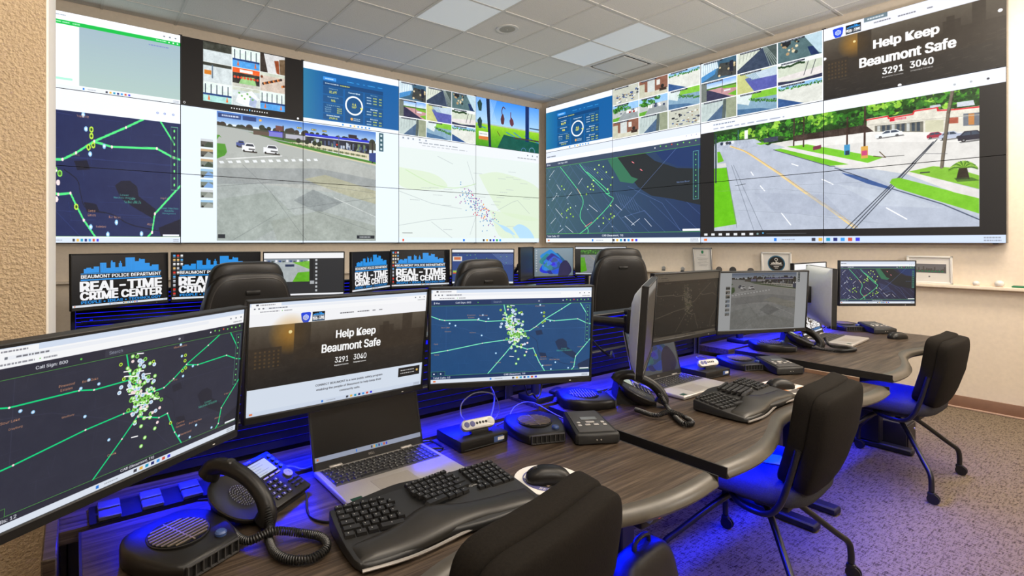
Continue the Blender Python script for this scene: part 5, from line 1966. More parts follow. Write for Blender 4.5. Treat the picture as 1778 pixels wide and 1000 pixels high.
F = 'monitors on the front desks'
G = 'monitors on the rear desks'
x, y, z = at(.1025, 1.201, 1.0345)
monitor('nearest monitor at the left edge, dark grey county map with green roads', x, y, z, 33.2, -5.7, IM['map_dark'], F, zb=(.16, 1.62))
x, y, z = at(.616, 1.388, 1.043)
monitor('monitor above the near laptop showing the Help Keep Beaumont Safe page', x, y, z, 1.5, -7, IM['website'], F, zb=(.62, 1.62))
x, y, z = at(1.134, 1.262, 1.048)
monitor('monitor right of the near laptop with a bright blue county map', x, y, z, -25, -4, IM['map_blue'], F, arm=None)
monitor('silver-backed monitor seen edge-on at the left of the middle desk', 1.713, 1.154, 1.053, 30.4, -4, IM['glass_sheen'], F, M['silver_back'], True, None)
x, y, z = at(2.321, 1.368, 1.050)
monitor('dimmed brownish map monitor over the middle laptop', x, y, z, -.8, -4.2, IM['map_dim'], F, zb=(2.2, 1.62))
x, y, z = at(2.866, 1.271, 1.040)
monitor('dimmed grey monitor showing a street crossing, right of the dim map', x, y, z, -23.4, -3.5, IM['page_dim'], F, arm=None)
monitor('silver-backed monitor seen from behind on the far right desk', 3.332, 1.172, 1.060, 33, -1, IM['off'], F, M['silver_back'], True, None)
monitor('mostly hidden monitor behind the silver-backed one on the far right desk', 3.95, 1.455, 1.060, 0, 0, IM['road_grey'], F, zb=(3.8, 1.62))
x, y, z = at(4.567, 1.265, 1.059)
monitor('monitor facing left before the cream wall, street map with bright green roads', x, y, z, -35.4, -1, IM['town'], F, zb=(4.36, 1.62))
for lab, p, yaw, tl, im in (('rear monitor farthest left with the REAL-TIME CRIME CENTER slogan and no icons', (.235, 3.745, 1.122), 22, 1, 'logo'),
                            ('rear slogan monitor with desktop icons, half hidden by the leftmost leather chair', (.768, 3.790, 1.122), -7, -3, 'logo_icons'),
                            ('rear monitor right of the leftmost leather chair, road view and grey panel', (1.292, 3.595, 1.121), -16.7, -4, 'road_grey'),
                            ('rear slogan monitor turned sideways, looking narrow, without icons', (1.928, 3.828, 1.113), 29.1, 0, 'logo'),
                            ('rear slogan monitor in full view with a column of desktop icons', (2.397, 3.840, 1.122), -9, 0, 'logo_icons'),
                            ('rear monitor behind the middle leather chair with a blue lane map', (2.866, 3.584, 1.130), -36, -6, 'lane'),
                            ('black switched-off rear monitor, narrow, at the right group', (3.58, 3.78, 1.140), 33, 0, 'off'),
                            ('rear monitor with folded blue bands on a grey wallpaper', (4.146, 3.962, 1.129), -6.3, 0, 'ribbons'),
                            ('rear monitor beside the rightmost leather chair, avenue with green verge', (4.600, 3.712, 1.142), -43, 0, 'avenue')):
    x, y, z = at(*p)
    monitor(lab, x, y, z, yaw, tl, IM[im], G, zb=(x + .02, 3.90, .98))


def pole(lab, x, y, z0, z1, ends):
    t = thing('monitor_pole', lab, 'monitor stand', (x, y, z0), 0, 'monitor arm poles between desks')
    MB().cyl((0, 0, 0), (0, 0, z1 - z0), .019, n=14).build('pole', M['black'], t)
    MB().rbox((0, 0, .012), (.10, .11, .024), .006).build('clamp', M['black'], t)
    for e_ in ends:
        p1 = Vector(e_) - Vector((x, y, z0))
        k0 = Vector((0, 0, p1.z))
        k1 = k0.lerp(p1, .55) + Vector((0, .05, 0))
        b = MB().cyl(k0 + Vector((0, 0, -.04)), k0 + Vector((0, 0, .04)), .032, n=14)
        b.tube([k0, k0.lerp(k1, .5), k1], .022, 10).cyl(k1 + Vector((0, 0, -.04)), k1 + Vector((0, 0, .045)), .027, n=14).tube([k1, k1.lerp(p1, .5), p1], .019, 10)
        b.cyl(p1 + Vector((0, 0, -.03)), p1 + Vector((0, 0, .03)), .024, n=12)
        b.build('arm', M['dark'], t)
    return t


pole('black monitor pole behind the blue map monitor', 1.52, 1.555, .708, 1.09, [(1.125, 1.255, 1.05), (1.675, 1.215, 1.045)])
pole('black monitor pole below the dimmed street crossing monitor', 3.21, 1.560, .753, 1.08, [(2.765, 1.262, 1.05), (3.29, 1.235, 1.05)])


# ------------------------------------------------------------------ chairs
def warp(b, fn):
    b.v = [Vector(fn(p)) for p in b.v]
    return b


def task_chair(lab, x, y, rz=0):
    t = thing('task_chair', lab, 'chair', (x, y, 0), rz, 'armless fabric task chairs')
    b = MB().ell((0, .0, .445), (.240, .235, .048), 32, 12, e=.5)
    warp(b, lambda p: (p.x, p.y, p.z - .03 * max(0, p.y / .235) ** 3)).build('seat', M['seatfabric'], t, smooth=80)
    MB().rbox((0, 0, .392), (.34, .34, .03), .01, 2).build('seat_pan', M['black'], t)
    lean = Matrix.Translation((0, -.160, .475)) @ Matrix.Rotation(R(11), 4, 'X')

    def curve(p):
        wd = 1 - .10 * max(0, -p.z + .02)
        return lean @ Vector((p.x * (1 - .10 * ((p.z - .19) / .19) ** 2 * (1 if p.z < .19 else .15)), p.y + .30 * p.x ** 2 - .02 * math.sin(p.z * 8), p.z))
    warp(MB().ell((0, -.010, .19), (.230, .036, .185), 44, 20, e=.30), curve).build('backrest', M['fabric'], t, smooth=80)
    warp(MB().ell((0, -.060, .182), (.234, .030, .186), 44, 20, e=.30), curve).build('back_shell', M['fabric'], t, smooth=80)
    for sx in (-1, 1):
        MB().tube(cr([(sx * .15, .04, .385), (sx * .225, -.03, .38), (sx * .244, -.12, .385), (sx * .250, -.165, .43), (sx * .250, -.195, .52), (sx * .244, -.222, .64)], 5), .011, 10).build('side_bar', M['tube'], t)
    MB().cyl((0, 0, .34), (0, 0, .385), .045, n=20).cyl((0, -.10, .372), (0, .10, .372), .022, n=12).build('hub', M['tube'], t)
    for sx in (-1, 1):
        for sy in (-1, 1):
            ex, ey = sx * .29, sy * .245
            l_ = MB().tube(cr([(sx * .02, sy * .02, .36), (sx * .10, sy * .085, .322), (sx * .24, sy * .205, .185), (sx * .28, sy * .238, .145), (ex, ey, .10), (ex, ey, .062)], 4), .0125, 10).build('leg', M['tube'], t)
            MB().cyl((ex - .012, ey - .008, .026), (ex - .004, ey - .008, .026), .026, n=18).cyl((ex + .004, ey - .008, .026), (ex + .012, ey - .008, .026), .026, n=18).rbox((ex, ey, .048), (.026, .034, .024), .008).build('caster', M['black'], l_)
    return t


task_chair('nearest task chair, black back filling the bottom of the photo', .690, .970, R(11))
task_chair('middle task chair with blue-lit seat at the middle desk', 2.215, 1.010, R(4))
task_chair('farthest task chair, whole back and casters in view by the cream wall', 3.865, 1.010)


def leather_chair(lab, x, y, rz, lift=0.0):
    t = thing('leather_chair', lab, 'chair', (x, y, 0), rz, 'high-backed black leather chairs')
    MB().ell((0, 0, .47 + lift), (.26, .26, .07), 28, 12, e=.5).build('seat', M['leather'], t, smooth=80)

    def cv(p):
        k = .80 + .20 * min(1, max(0, (1.20 - p.z) / .30)) ** .7
        return (p.x * k, p.y + .35 * p.x ** 2 - .10 * (p.z - .85), p.z + lift)
    warp(MB().ell((0, -.27, .86), (.242, .050, .33), 40, 26, e=.40), cv).build('backrest', M['leather'], t, smooth=80)
    warp(MB().ell((0, -.225, 1.12), (.228, .052, .125), 36, 18, e=.45), cv).build('headrest', M['leather'], t, smooth=80)
    warp(MB().ell((0, -.20, .84), (.235, .05, .30), 32, 16, e=.45), cv).build('front_cushion', M['leather'], t, smooth=80)
    pp = []
    for k in range(44):
        a = 2 * PI * k / 44
        q = lambda v: math.copysign(abs(v) ** .40, v)
        pp.append(Vector(cv(Vector((.216 * q(math.cos(a)), -.310, .86 + .300 * q(math.sin(a)))))))
    MB().tube(pp + pp[:1], .0035, 6).build('piping', M['piping'], t)
    c0 = cv(Vector((0, -.322, 1.085)))
    MB().rbox(c0, (.072, .006, .022), .002).build('label_tab', M['dark'], t)
    for sx in (-1, 1):
        MB().tube(cr([(sx * .22, -.12, .44 + lift), (sx * .31, -.16, .50 + lift), (sx * .315, -.14, .60 + lift), (sx * .31, .12, .61 + lift), (sx * .30, .16, .55 + lift), (sx * .22, .10, .44 + lift)], 5), .016, 10).rbox((sx * .312, 0, .63 + lift), (.075, .28, .035), .015).build('armrest', M['dark'], t)
    MB().cyl((0, 0, .12), (0, 0, .42 + lift), .03, n=16).cyl((0, 0, .36 + lift), (0, 0, .41 + lift), .11, .13, n=16).build('gas_lift', M['tube'], t)
    for k in range(5):
        a = k * 2 * PI / 5 + .3
        c_, s_ = math.cos(a), math.sin(a)
        l_ = MB().tube([(0, 0, .13), (.15 * c_, .15 * s_, .115), (.30 * c_, .30 * s_, .075)], [.028, .022, .016], 10).build('base_spoke', M['dark'], t)
        MB().cyl((.30 * c_ - .014 * s_, .30 * s_ + .014 * c_, .028), (.30 * c_ + .014 * s_, .30 * s_ - .014 * c_, .028), .028, n=14).build('caster', M['black'], l_)
    return t


leather_chair('leftmost leather chair, nearest, before the slogan monitors', .735, 3.20, R(3), .0)
leather_chair('middle leather chair before the blue lane map monitor', 2.42, 3.27, R(-4), -.02)
leather_chair('rightmost leather chair, tallest, turned beside the avenue monitor', 3.80, 2.98, R(-32), .055)


# ------------------------------------------------------------------ laptops
def key(b_w, b_d, h=.0055):
    return MB().box((0, 0, h / 2), (b_w, b_d, h), tp=.84)


KEYM = {}


def key_mesh(wd, dp, h):
    k = (round(wd, 4), round(dp, 4), h)
    if k not in KEYM:
        KEYM[k] = key(wd, dp, h).mesh('key', M['key'], 0)
    return KEYM[k]


def laptop(lab, x, y, z, rz, im, open_=15):
    t = thing('laptop', lab, 'laptop', (x, y, z), rz, 'silver laptops on the front desks')
    W2, D2 = .357, .24
    MB().rbox((0, 0, .0085), (W2, D2, .015), .005, 3).build('base', M['silver'], t)
    for sx in (-.13, .13):
        MB().box((sx, 0, .0006), (.03, .19, .0012)).build('foot', M['black'], t, smooth=0)
    kw = MB().box((0, .052, .01615), (.329, .112, .0006)).build('key_bed', M['grey'], t, smooth=0)
    p = .0178
    leg = MB()
    rows = [[1] * 18, [1] * 18, [1.5] + [1] * 12 + [1.5] + [1] * 3, [1.75] + [1] * 11 + [1.25] + [1] * 4, [2.25] + [1] * 10 + [1.75] + [1] * 4, [1, 1, 1, 1, 5, 1, 1, 1, 1, 1] + [1] * 4]
    y0 = .052 + .047
    for j, r in enumerate(rows):
        tot = sum(r)
        xx = -.163 + 0.0005
        sc = .326 / tot
        for k, u in enumerate(r):
            wd = u * sc
            link('key', key_mesh(wd - .0022, p - .0022 if j else .0115, .0022), t, (xx + wd / 2, y0 - j * p - (.002 if j == 0 else 0), .0163))
            leg.add([(xx + wd / 2 - .0035, y0 - j * p - .001, .0187), (xx + wd / 2 - .0005, y0 - j * p - .001, .0187), (xx + wd / 2 - .0005, y0 - j * p + .003, .0187), (xx + wd / 2 - .0035, y0 - j * p + .003, .0187)], [(0, 1, 2, 3)])
            xx += wd
    o = leg.build('key_legends', M['legend'], t, smooth=0)
    o['kind'] = 'stuff'
    MB().rbox((-.022, -.066, .0161), (.115, .078, .0006), .0002, 1).build('touchpad', grain('touchpad', (.36, .33, .30), .35, .03, 200, metal=.3), t)
    MB().box((-.150, -.098, .0164), (.030, .020, .0006)).build('sticker', M['sticker'], t, smooth=0)
    L = Matrix.Translation((0, .117, .013)) @ Matrix.Rotation(R(-open_), 4, 'X')
    MB().rbox((0, .0045, .118), (W2, .005, .232), .002, 2, mt=L).build('lid', M['silver'], t)
    fr = MB()
    for c_, d_ in (((-.1755, 0, .118), (.006, .004, .232)), ((.1755, 0, .118), (.006, .004, .232)), ((0, 0, .2305), (.357, .004, .007)), ((0, 0, .0125), (.357, .004, .021))):
        fr.box(c_, d_, mt=L)
    fr.build('lid_bezel', M['black'], t, smooth=0)
    s_ = link('screen', screen_mesh('screen', .345, .204, im), t)
    s_.matrix_local = L @ Matrix.Translation((0, -.0012, .125))
    s_['label'] = 'laptop screen'
    for sx in (-.115, .115):
        MB().rbox((sx, .113, .0185), (.040, .010, .006), .002, 1).build('hinge', M['silver'], t)
    lettering('logo_lettering', 'DELL', .006, M['silver'], t, L @ Matrix.Translation((0, -.0022, .0125)) @ Matrix.Rotation(PI / 2, 4, 'X'), None, .02)
    return t


laptop('near laptop with a black screen and a taskbar along its bottom', .712, 1.297, DZ[0], R(.5), IM['laptop_dark'], 14)
laptop('middle laptop with dim folded blue bands on its screen', 2.165, 1.30, DZ[1], R(-1), IM['ribbons_dim'], 14)
laptop('far laptop partly hidden, showing the slogan on its screen', 3.70, 1.225, DZ[2], R(4), IM['logo'], 14)
# small laptop among the rear right monitors
t = laptop('small laptop on the rear right desk with bright blue bands on its screen', 3.33, 3.36, .72, R(10), screen_mat('picture_rear_laptop', plain(280, 168, lambda c: ribbons(c, (150, 190, 215))), .8, .3), 12)
t['group'] = 'laptops on the rear desks'


# ------------------------------------------------------------------ keyboards
def keyboard(lab, x, y, z, rz):
    t = thing('ergonomic_keyboard', lab, 'keyboard', (x, y, z), rz, 'split black keyboards with palm rests')

    def hz(px, py):
        return .026 * (py + .11) / .22 + .012 * math.exp(-((px + .045) / .10) ** 2) * max(0, 1 - abs(py) / .13)
    out = cr2([(-.243, -.085), (-.225, -.112), (-.13, -.118), (-.045, -.104), (.06, -.112), (.18, -.112), (.232, -.100), (.244, -.08), (.242, .03), (.236, .098), (.222, .107), (.10, .104), (.0, .112), (-.05, .116), (-.11, .108), (-.215, .090), (-.233, .078), (-.243, -.02), (-.243, -.085)], 3)[:-1]
    MB().prism(out, .004, .020, bev=.006, bot=.003, hf=hz).build('body', M['keywell'], t)
    # padded palm rest
    n = 26

    def fr(u):
        xx = -.236 + .470 * u
        return xx, -.106 - .009 * math.cos((xx + .13) * 17) * (1 if xx < .1 else .6)

    def bk(u):
        xx = -.238 + .474 * u
        return xx, -.030 - .020 * math.exp(-((xx + .045) / .06) ** 2) * -1 - .012 * (abs(xx + .02) / .2)

    def tp(u, v):
        a, b = fr(u), bk(u)
        e = max(0, 1 - (abs(2 * u - 1)) ** 10)
        hh = (math.sin(PI * min(1, max(0, v))) ** .5) * .011 * e ** .5
        px, py = a[0] * (1 - v) + b[0] * v, a[1] * (1 - v) + b[1] * v
        return (px, py, .0185 + hz(px, py) + hh)

    def bt(u, v):
        a, b = fr(u), bk(u)
        return (a[0] * (1 - v) + b[0] * v, a[1] * (1 - v) + b[1] * v, .012)
    MB().slab(n, 8, tp, bt).build('palm_rest', M['palm'], t, smooth=70)
    MB().tube([(fr(k / 20)[0], fr(k / 20)[1] - .008, .010) for k in range(21)], .0035, 6).build('front_trim', M['silver'], t)
    leg = MB()
    def cluster(ox, oy, ang, rows, offs, P=.0178):
        ca, sa = math.cos(R(ang)), math.sin(R(ang))
        for j, r in enumerate(rows):
            lx = offs[j]
            for u in r:
                if u < 0:
                    lx += -u * P
                    continue
                cx_, cy_ = lx + u * P / 2, -j * P
                wx, wy = ox + cx_ * ca - cy_ * sa, oy + cx_ * sa + cy_ * ca
                zz = .0195 + hz(wx, wy)
                me = key_mesh(u * P - .0022, .0155 if j else .0105, .0075)
                o_ = link('key', me, t, (wx, wy, zz), (R(6.5), 0, R(ang)))
                for a_, b_ in ((-.003, -.0012),):
                    v_ = [Vector((a_, .0, .0078)), Vector((b_, .0, .0078)), Vector((b_, .003, .0078)), Vector((a_, .003, .0078))]
                    mt = Matrix.Translation((wx, wy, zz)) @ Euler((R(6.5), 0, R(ang))).to_matrix().to_4x4()
                    leg.add([mt @ q for q in v_], [(0, 1, 2, 3)])
                lx += u * P
    cluster(-.222, .081, -9, [[1, 1, 1, 1, 1, 1], [1, 1, 1, 1, 1, 1, 1], [1.5, 1, 1, 1, 1, 1], [1.75, 1, 1, 1, 1, 1], [2.25, 1, 1, 1, 1, 1], [1.3, 1.3, 1.3, 3.2]], [0, 0, 0, 0, 0, 0], .0196)
    cluster(-.052, .080, 9, [[1, 1, 1, 1, 1, 1, 1], [1, 1, 1, 1, 1, 1, 1.5], [1, 1, 1, 1, 1, 1, 1, 1], [1, 1, 1, 1, 1, 1, 2], [1, 1, 1, 1, 1, 2.5], [3.4, 1.2, 1.2, 1.2]], [.010, .006, .0, .004, .009, .0], .0190)
    cluster(.122, .088, 0, [[1, 1], [1, 1], [1, 1], [1, 1], [-.5, 1], [1, 1]], [0] * 6, .0172)
    cluster(.160, .088, 0, [[1, 1, 1, 1], [1, 1, 1, 1], [1, 1, 1, 1], [1, 1, 1, 1], [1, 1, 1, 1], [2, 1, 1]], [0] * 6)
    o = leg.build('key_legends', M['legend'], t, smooth=0)
    o['kind'] = 'stuff'
    e = MB()
    for k in range(6):
        a = k * PI / 3
        e.box((.112 + .004 * math.cos(a), .020 + .004 * math.sin(a), .0365), (.003, .0014, .0004))
    for k in range(8):
        e.box((.121 + k * .0038, .020, .0365), (.0026, .0035, .0004))
    e.build('emblem', M['legend'], t, smooth=0)
    d = MB()
    for k in range(4):
        d.cyl((-.062 + k * .009, .086, .034), (-.062 + k * .009, .086, .041), .0014, n=8)
    d.build('status_lights', M['legend'], t, smooth=0)
    return t


kb = keyboard('near split keyboard on the closest desk, wrist rest toward the chair', .692, 1.040, DZ[0], R(-2.5))
dup(kb, (2.135, 1.022, DZ[1]), R(3.5), 'split keyboard beside the rectangular picture mouse mat')


# ------------------------------------------------------------------ mice and mats
def mouse(lab, x, y, z, rz):
    t = thing('mouse', lab, 'mouse', (x, y, z), rz, 'black computer mice')

    def wf(p):
        zz = max(.001, p.z)
        return (p.x * (1 - .12 * math.cos(p.y * 40)), p.y, zz * (1 - .25 * (p.y / .06 - .1) ** 2 * (1 if p.y > 0 else .5)))
    warp(MB().ell((0, 0, .008), (.034, .061, .033), 28, 16, e=.8), wf).build('shell', M['dark'], t, smooth=80)
    MB().tube([(0, .058, .022), (0, .040, .0325), (0, .015, .0385)], .0012, 6).build('button_seam', M['gloss'], t)
    MB().cyl((-.004, .034, .031), (.004, .034, .031), .008, n=16).build('scroll_wheel', M['grey'], t)
    return t


m1 = mouse('black mouse on the round white mat', 1.035, 1.012, DZ[0] + .0045, R(58))
dup(m1, (2.487, 1.035, DZ[1] + .003), R(62), 'black mouse on the rectangular picture mat')
dup(m1, (4.095, 1.035, DZ[2]), R(65), 'black mouse lying alone on the far right desk')
t = thing('mouse_mat', 'round white mouse mat with a purple lettered ring and dark centre', 'mouse mat', (1.045, 1.018, DZ[0]), 0)
MB().lathe([(.094, 0), (.095, .0015), (.094, .003), (0, .003)], 56).build('base', M['padwhite'], t)
MB().lathe([(.072, .0031), (.072, .0036), (.052, .0036), (.052, .0031)], 56).build('ring', M['padblue'], t)
MB().lathe([(.0525, .0031), (.0525, .0037), (0, .0037)], 48).build('centre', M['padblack'], t)
fig = MB()
for k, h in enumerate((.012, .022, .016, .030, .020, .014, .024)):
    fig.box((-.030 + k * .010, -.030 + h / 2, .0039), (.008, h, .0003))
fig.build('skyline_print', M['padcream'], t, smooth=0)
for txt, a0, da, flip in (('BEAUMONT POLICE', 205, 130, 1), ('REAL-TIME CRIME', 160, -140, -1)):
    for k, ch in enumerate(txt):
        if ch == ' ':
            continue
        a = R(a0 + da * k / (len(txt) - 1))
        rot = a + PI / 2 if flip > 0 else a - PI / 2
        lettering('print_letter', ch, .010, M['padwhite'], t, Matrix.Translation((.062 * math.cos(a), .062 * math.sin(a), .0038)) @ Matrix.Rotation(rot, 4, 'Z'), None, .02)
t = thing('mouse_mat', 'rectangular cream mouse mat printed with orange and dark pictures', 'mouse mat', (2.508, 1.035, DZ[1]), R(-4))
MB().rbox((0, 0, .0012), (.21, .185, .0024), .001, 1).build('base', M['paper'], t)
for c_, d_, k in (((-.07, .055), (.055, .035), 'sketch'), ((.03, .06), (.07, .03), 'orange'), ((.075, .01), (.04, .05), 'sketch'), ((.01, -.06), (.12, .03), 'sketch'), ((-.06, -.03), (.06, .03), 'orange'), ((.06, -.05), (.05, .02), 'orange')):
    MB().box((c_[0], c_[1], .0026), (d_[0], d_[1], .0004)).build('print', M[k], t, smooth=0)


# ------------------------------------------------------------------ desk fans (air units)
def air_unit(lab, x, y, z, rz):
    t = thing('desk_air_unit', lab, 'desk fan', (x, y, z), rz, 'black desk air units')
    out = cr2([(.0625, -.10), (.085, -.055), (.097, .0), (.094, .055), (.062, .10), (0, .108), (-.062, .10), (-.094, .055), (-.097, .0), (-.085, -.055), (-.0625, -.10)], 3)
    MB().prism(out, .0, .033, bev=.010, bot=.004, hf=lambda px, py: .007 * max(0, min(1, (py + .09) / .12))).build('body', M['dark'], t, smooth=50)
    g = MB().lathe([(.056, .0390), (.059, .0405), (.061, .0395), (.061, .036)], 36, c=(0, .010, 0)).build('grille_ring', M['dark'], t)
    MB().lathe([(.056, .0402), (0, .0402)], 36, c=(0, .010, 0)).build('grille_well', M['black'], g)
    sl = MB()
    for k in range(9):
        yy = -.044 + k * .011
        hw = math.sqrt(max(0, .056 ** 2 - yy ** 2))
        sl.box((0, .010 + yy, .0414), (hw * 2, .0030, .0022))
    sl.box((0, .010, .0408), (.003, .108, .002))
    sl.build('grille_bars', grain('grille_metal', (.34, .28, .20), .4, .1, 60, metal=.6), g, smooth=0)
    MB().lathe([(.011, .031), (.012, .0395), (.009, .043), (0, .0435)], 18, c=(.044, -.066, 0)).build('knob', M['bluebtn'], t)
    v = MB().box((0, -.1005, .0165), (.112, .003, .024)).build('front_vent', M['black'], t, smooth=0)
    f_ = MB()
    for k in range(8):
        f_.box((-.056 + k * .016, -.104, .0165), (.002, .006, .026))
    f_.box((0, -.104, .0295), (.116, .006, .002)).box((0, -.104, .0045), (.116, .006, .002))
    f_.build('vent_fins', M['grey'], v, smooth=0)
    return t


fu = air_unit('air unit at the bottom left corner, closest of the air units', .181, 1.235, DZ[0], R(25))
dup(fu, (1.268, 1.300, DZ[0]), R(-21), 'air unit tucked beside the near speakerphone console')
dup(fu, (1.635, 1.395, DZ[1]), R(55), 'blue-lit air unit left of the middle phone')
dup(fu, (2.775, 1.345, DZ[1]), R(-25), 'air unit behind the middle speakerphone console')
dup(fu, (3.125, 1.345, DZ[2]), R(40), 'air unit at the left end of the far right desk')
dup(fu, (4.255, 1.365, DZ[2]), R(-38), 'air unit at the back of the far right desk, by the cream wall')


# ------------------------------------------------------------------ speakerphone consoles
def console(lab, x, y, z, rz, lit=False):
    t = thing('speaker_console', lab, 'speakerphone', (x, y, z), rz, 'black speakerphone consoles')
    out = [(-.066, -.086), (.066, -.086), (.074, -.078), (.062, .078), (.054, .086), (-.054, .086), (-.062, .078), (-.074, -.078)]
    MB().prism(out, .003, .036, bev=.007, bot=.003, hf=lambda px, py: .022 * (py + .086) / .172).build('body', M['black'], t)
    tilt = Matrix.Translation((0, 0, .0475)) @ Matrix.Rotation(math.atan2(.022, .172), 4, 'X')
    f_ = MB().prism([(-.060, -.074), (.060, -.074), (.052, .074), (-.052, .074)], 0, .0022, mt=tilt, bev=.001).build('face_plate', M['grey'], t)
    MB().rbox((.004, .016, .0028), (.056, .020, .0014), .0005, 1, mt=tilt).build('display', M['lcdblue'] if lit else M['lcddim'], f_)
    b_ = [(-.040, -.012, .012), (-.042, -.030, .013), (0, -.010, .030), (-.014, -.028, .018), (.015, -.028, .018), (.042, -.012, .012), (.044, -.030, .013)]
    for bx, by, bw in b_:
        MB().rbox((bx, by, .0032), (bw, .010, .0022), .001, 1, mt=tilt).build('button', M['silver'], f_)
    for sx in (-.006, .008):
        MB().cyl((sx, -.0862, .018), (sx, -.0885, .018), .0022, n=10).build('jack', M['silver'], t)
    return t


cs = console('near speakerphone console with grey face and silver buttons, beside the air unit', 1.395, 1.176, DZ[0], R(-28.4))
dup(cs, (2.822, 1.185, DZ[1]), R(-26), 'speakerphone console at the right end of the middle desk')
dup(cs, (4.275, 1.195, DZ[2]), R(-36), 'speakerphone console on the far right desk near the lone mouse')


# ------------------------------------------------------------------ docking boxes with oval controllers
def dock(lab, x, y, z, rz):
    t = thing('docking_box', lab, 'docking station', (x, y, z), rz, 'black docking boxes')
    MB().rbox((0, 0, .018), (.186, .146, .034), .005, 2).build('body', M['dark'], t)
    MB().box((.052, -.0733, .018), (.036, .001, .018)).build('front_label', M['bluebtn'], t, smooth=0)
    MB().box((.062, -.0737, .018), (.026, .001, .010)).build('print', M['padwhite'], t, smooth=0)
    MB().rbox((0, -.0733, .006), (.16, .001, .003), .0004, 1).build('seam', M['black'], t, smooth=0)
    return t


def remote(lab, x, y, z, rz):
    t = thing('switch_controller', lab, 'controller', (x, y, z), rz, 'oval controllers on the docking boxes')
    MB().prism([(-.032, -.018), (.032, -.018), (.024, .020), (-.024, .020)], 0, .012, bev=.004).build('foot', M['black'], t)
    T = Matrix.Translation((0, -.002, .024)) @ Matrix.Rotation(R(48), 4, 'X')
    pts = [(.046 + .017 * math.cos(a), .017 * math.sin(a)) for a in [-PI / 2 + PI * k / 10 for k in range(11)]] + [(-.046 + .017 * math.cos(a), .017 * math.sin(a)) for a in [PI / 2 + PI * k / 10 for k in range(11)]]
    MB().prism(pts, -.010, .008, mt=T, bev=.003, bot=.003).build('body', M['silver'], t)
    i2 = [(p[0] * .95, p[1] * .74) for p in pts]
    MB().prism(i2, .008, .0092, mt=T).build('face', M['padcream'] if False else M['silverframe'], t)
    for k in range(2):
        MB().lathe([(.0095, .009), (.009, .0105), (0, .0108)], 16, c=(-.044 + k * .021, 0, 0), mt=T).build('round_button', M['padblue'], t)
    for k in range(4):
        MB().lathe([(.0045, .009), (.004, .0104), (0, .0106)], 14, c=(-.006 + k * .0115, 0, 0), mt=T).build('small_button', M['black'], t)
    MB().ell((.046, 0, .009), (.014, .011, .0025), 16, 6, mt=T).build('thumb_pad', M['frame'], t)
    return t


dk = dock('docking box on the near desk between laptop and air unit', 1.052, 1.372, DZ[0], R(-2))
rm = remote('silver oval controller on the near docking box, four small buttons', 1.058, 1.352, DZ[0] + .035, R(-6))
dup(dk, (2.46, 1.362, DZ[1]), R(-6), 'docking box on the middle desk behind the blue-lit laptop')
dup(rm, (2.455, 1.345, DZ[1] + .035), R(-12), 'oval controller on the middle docking box')


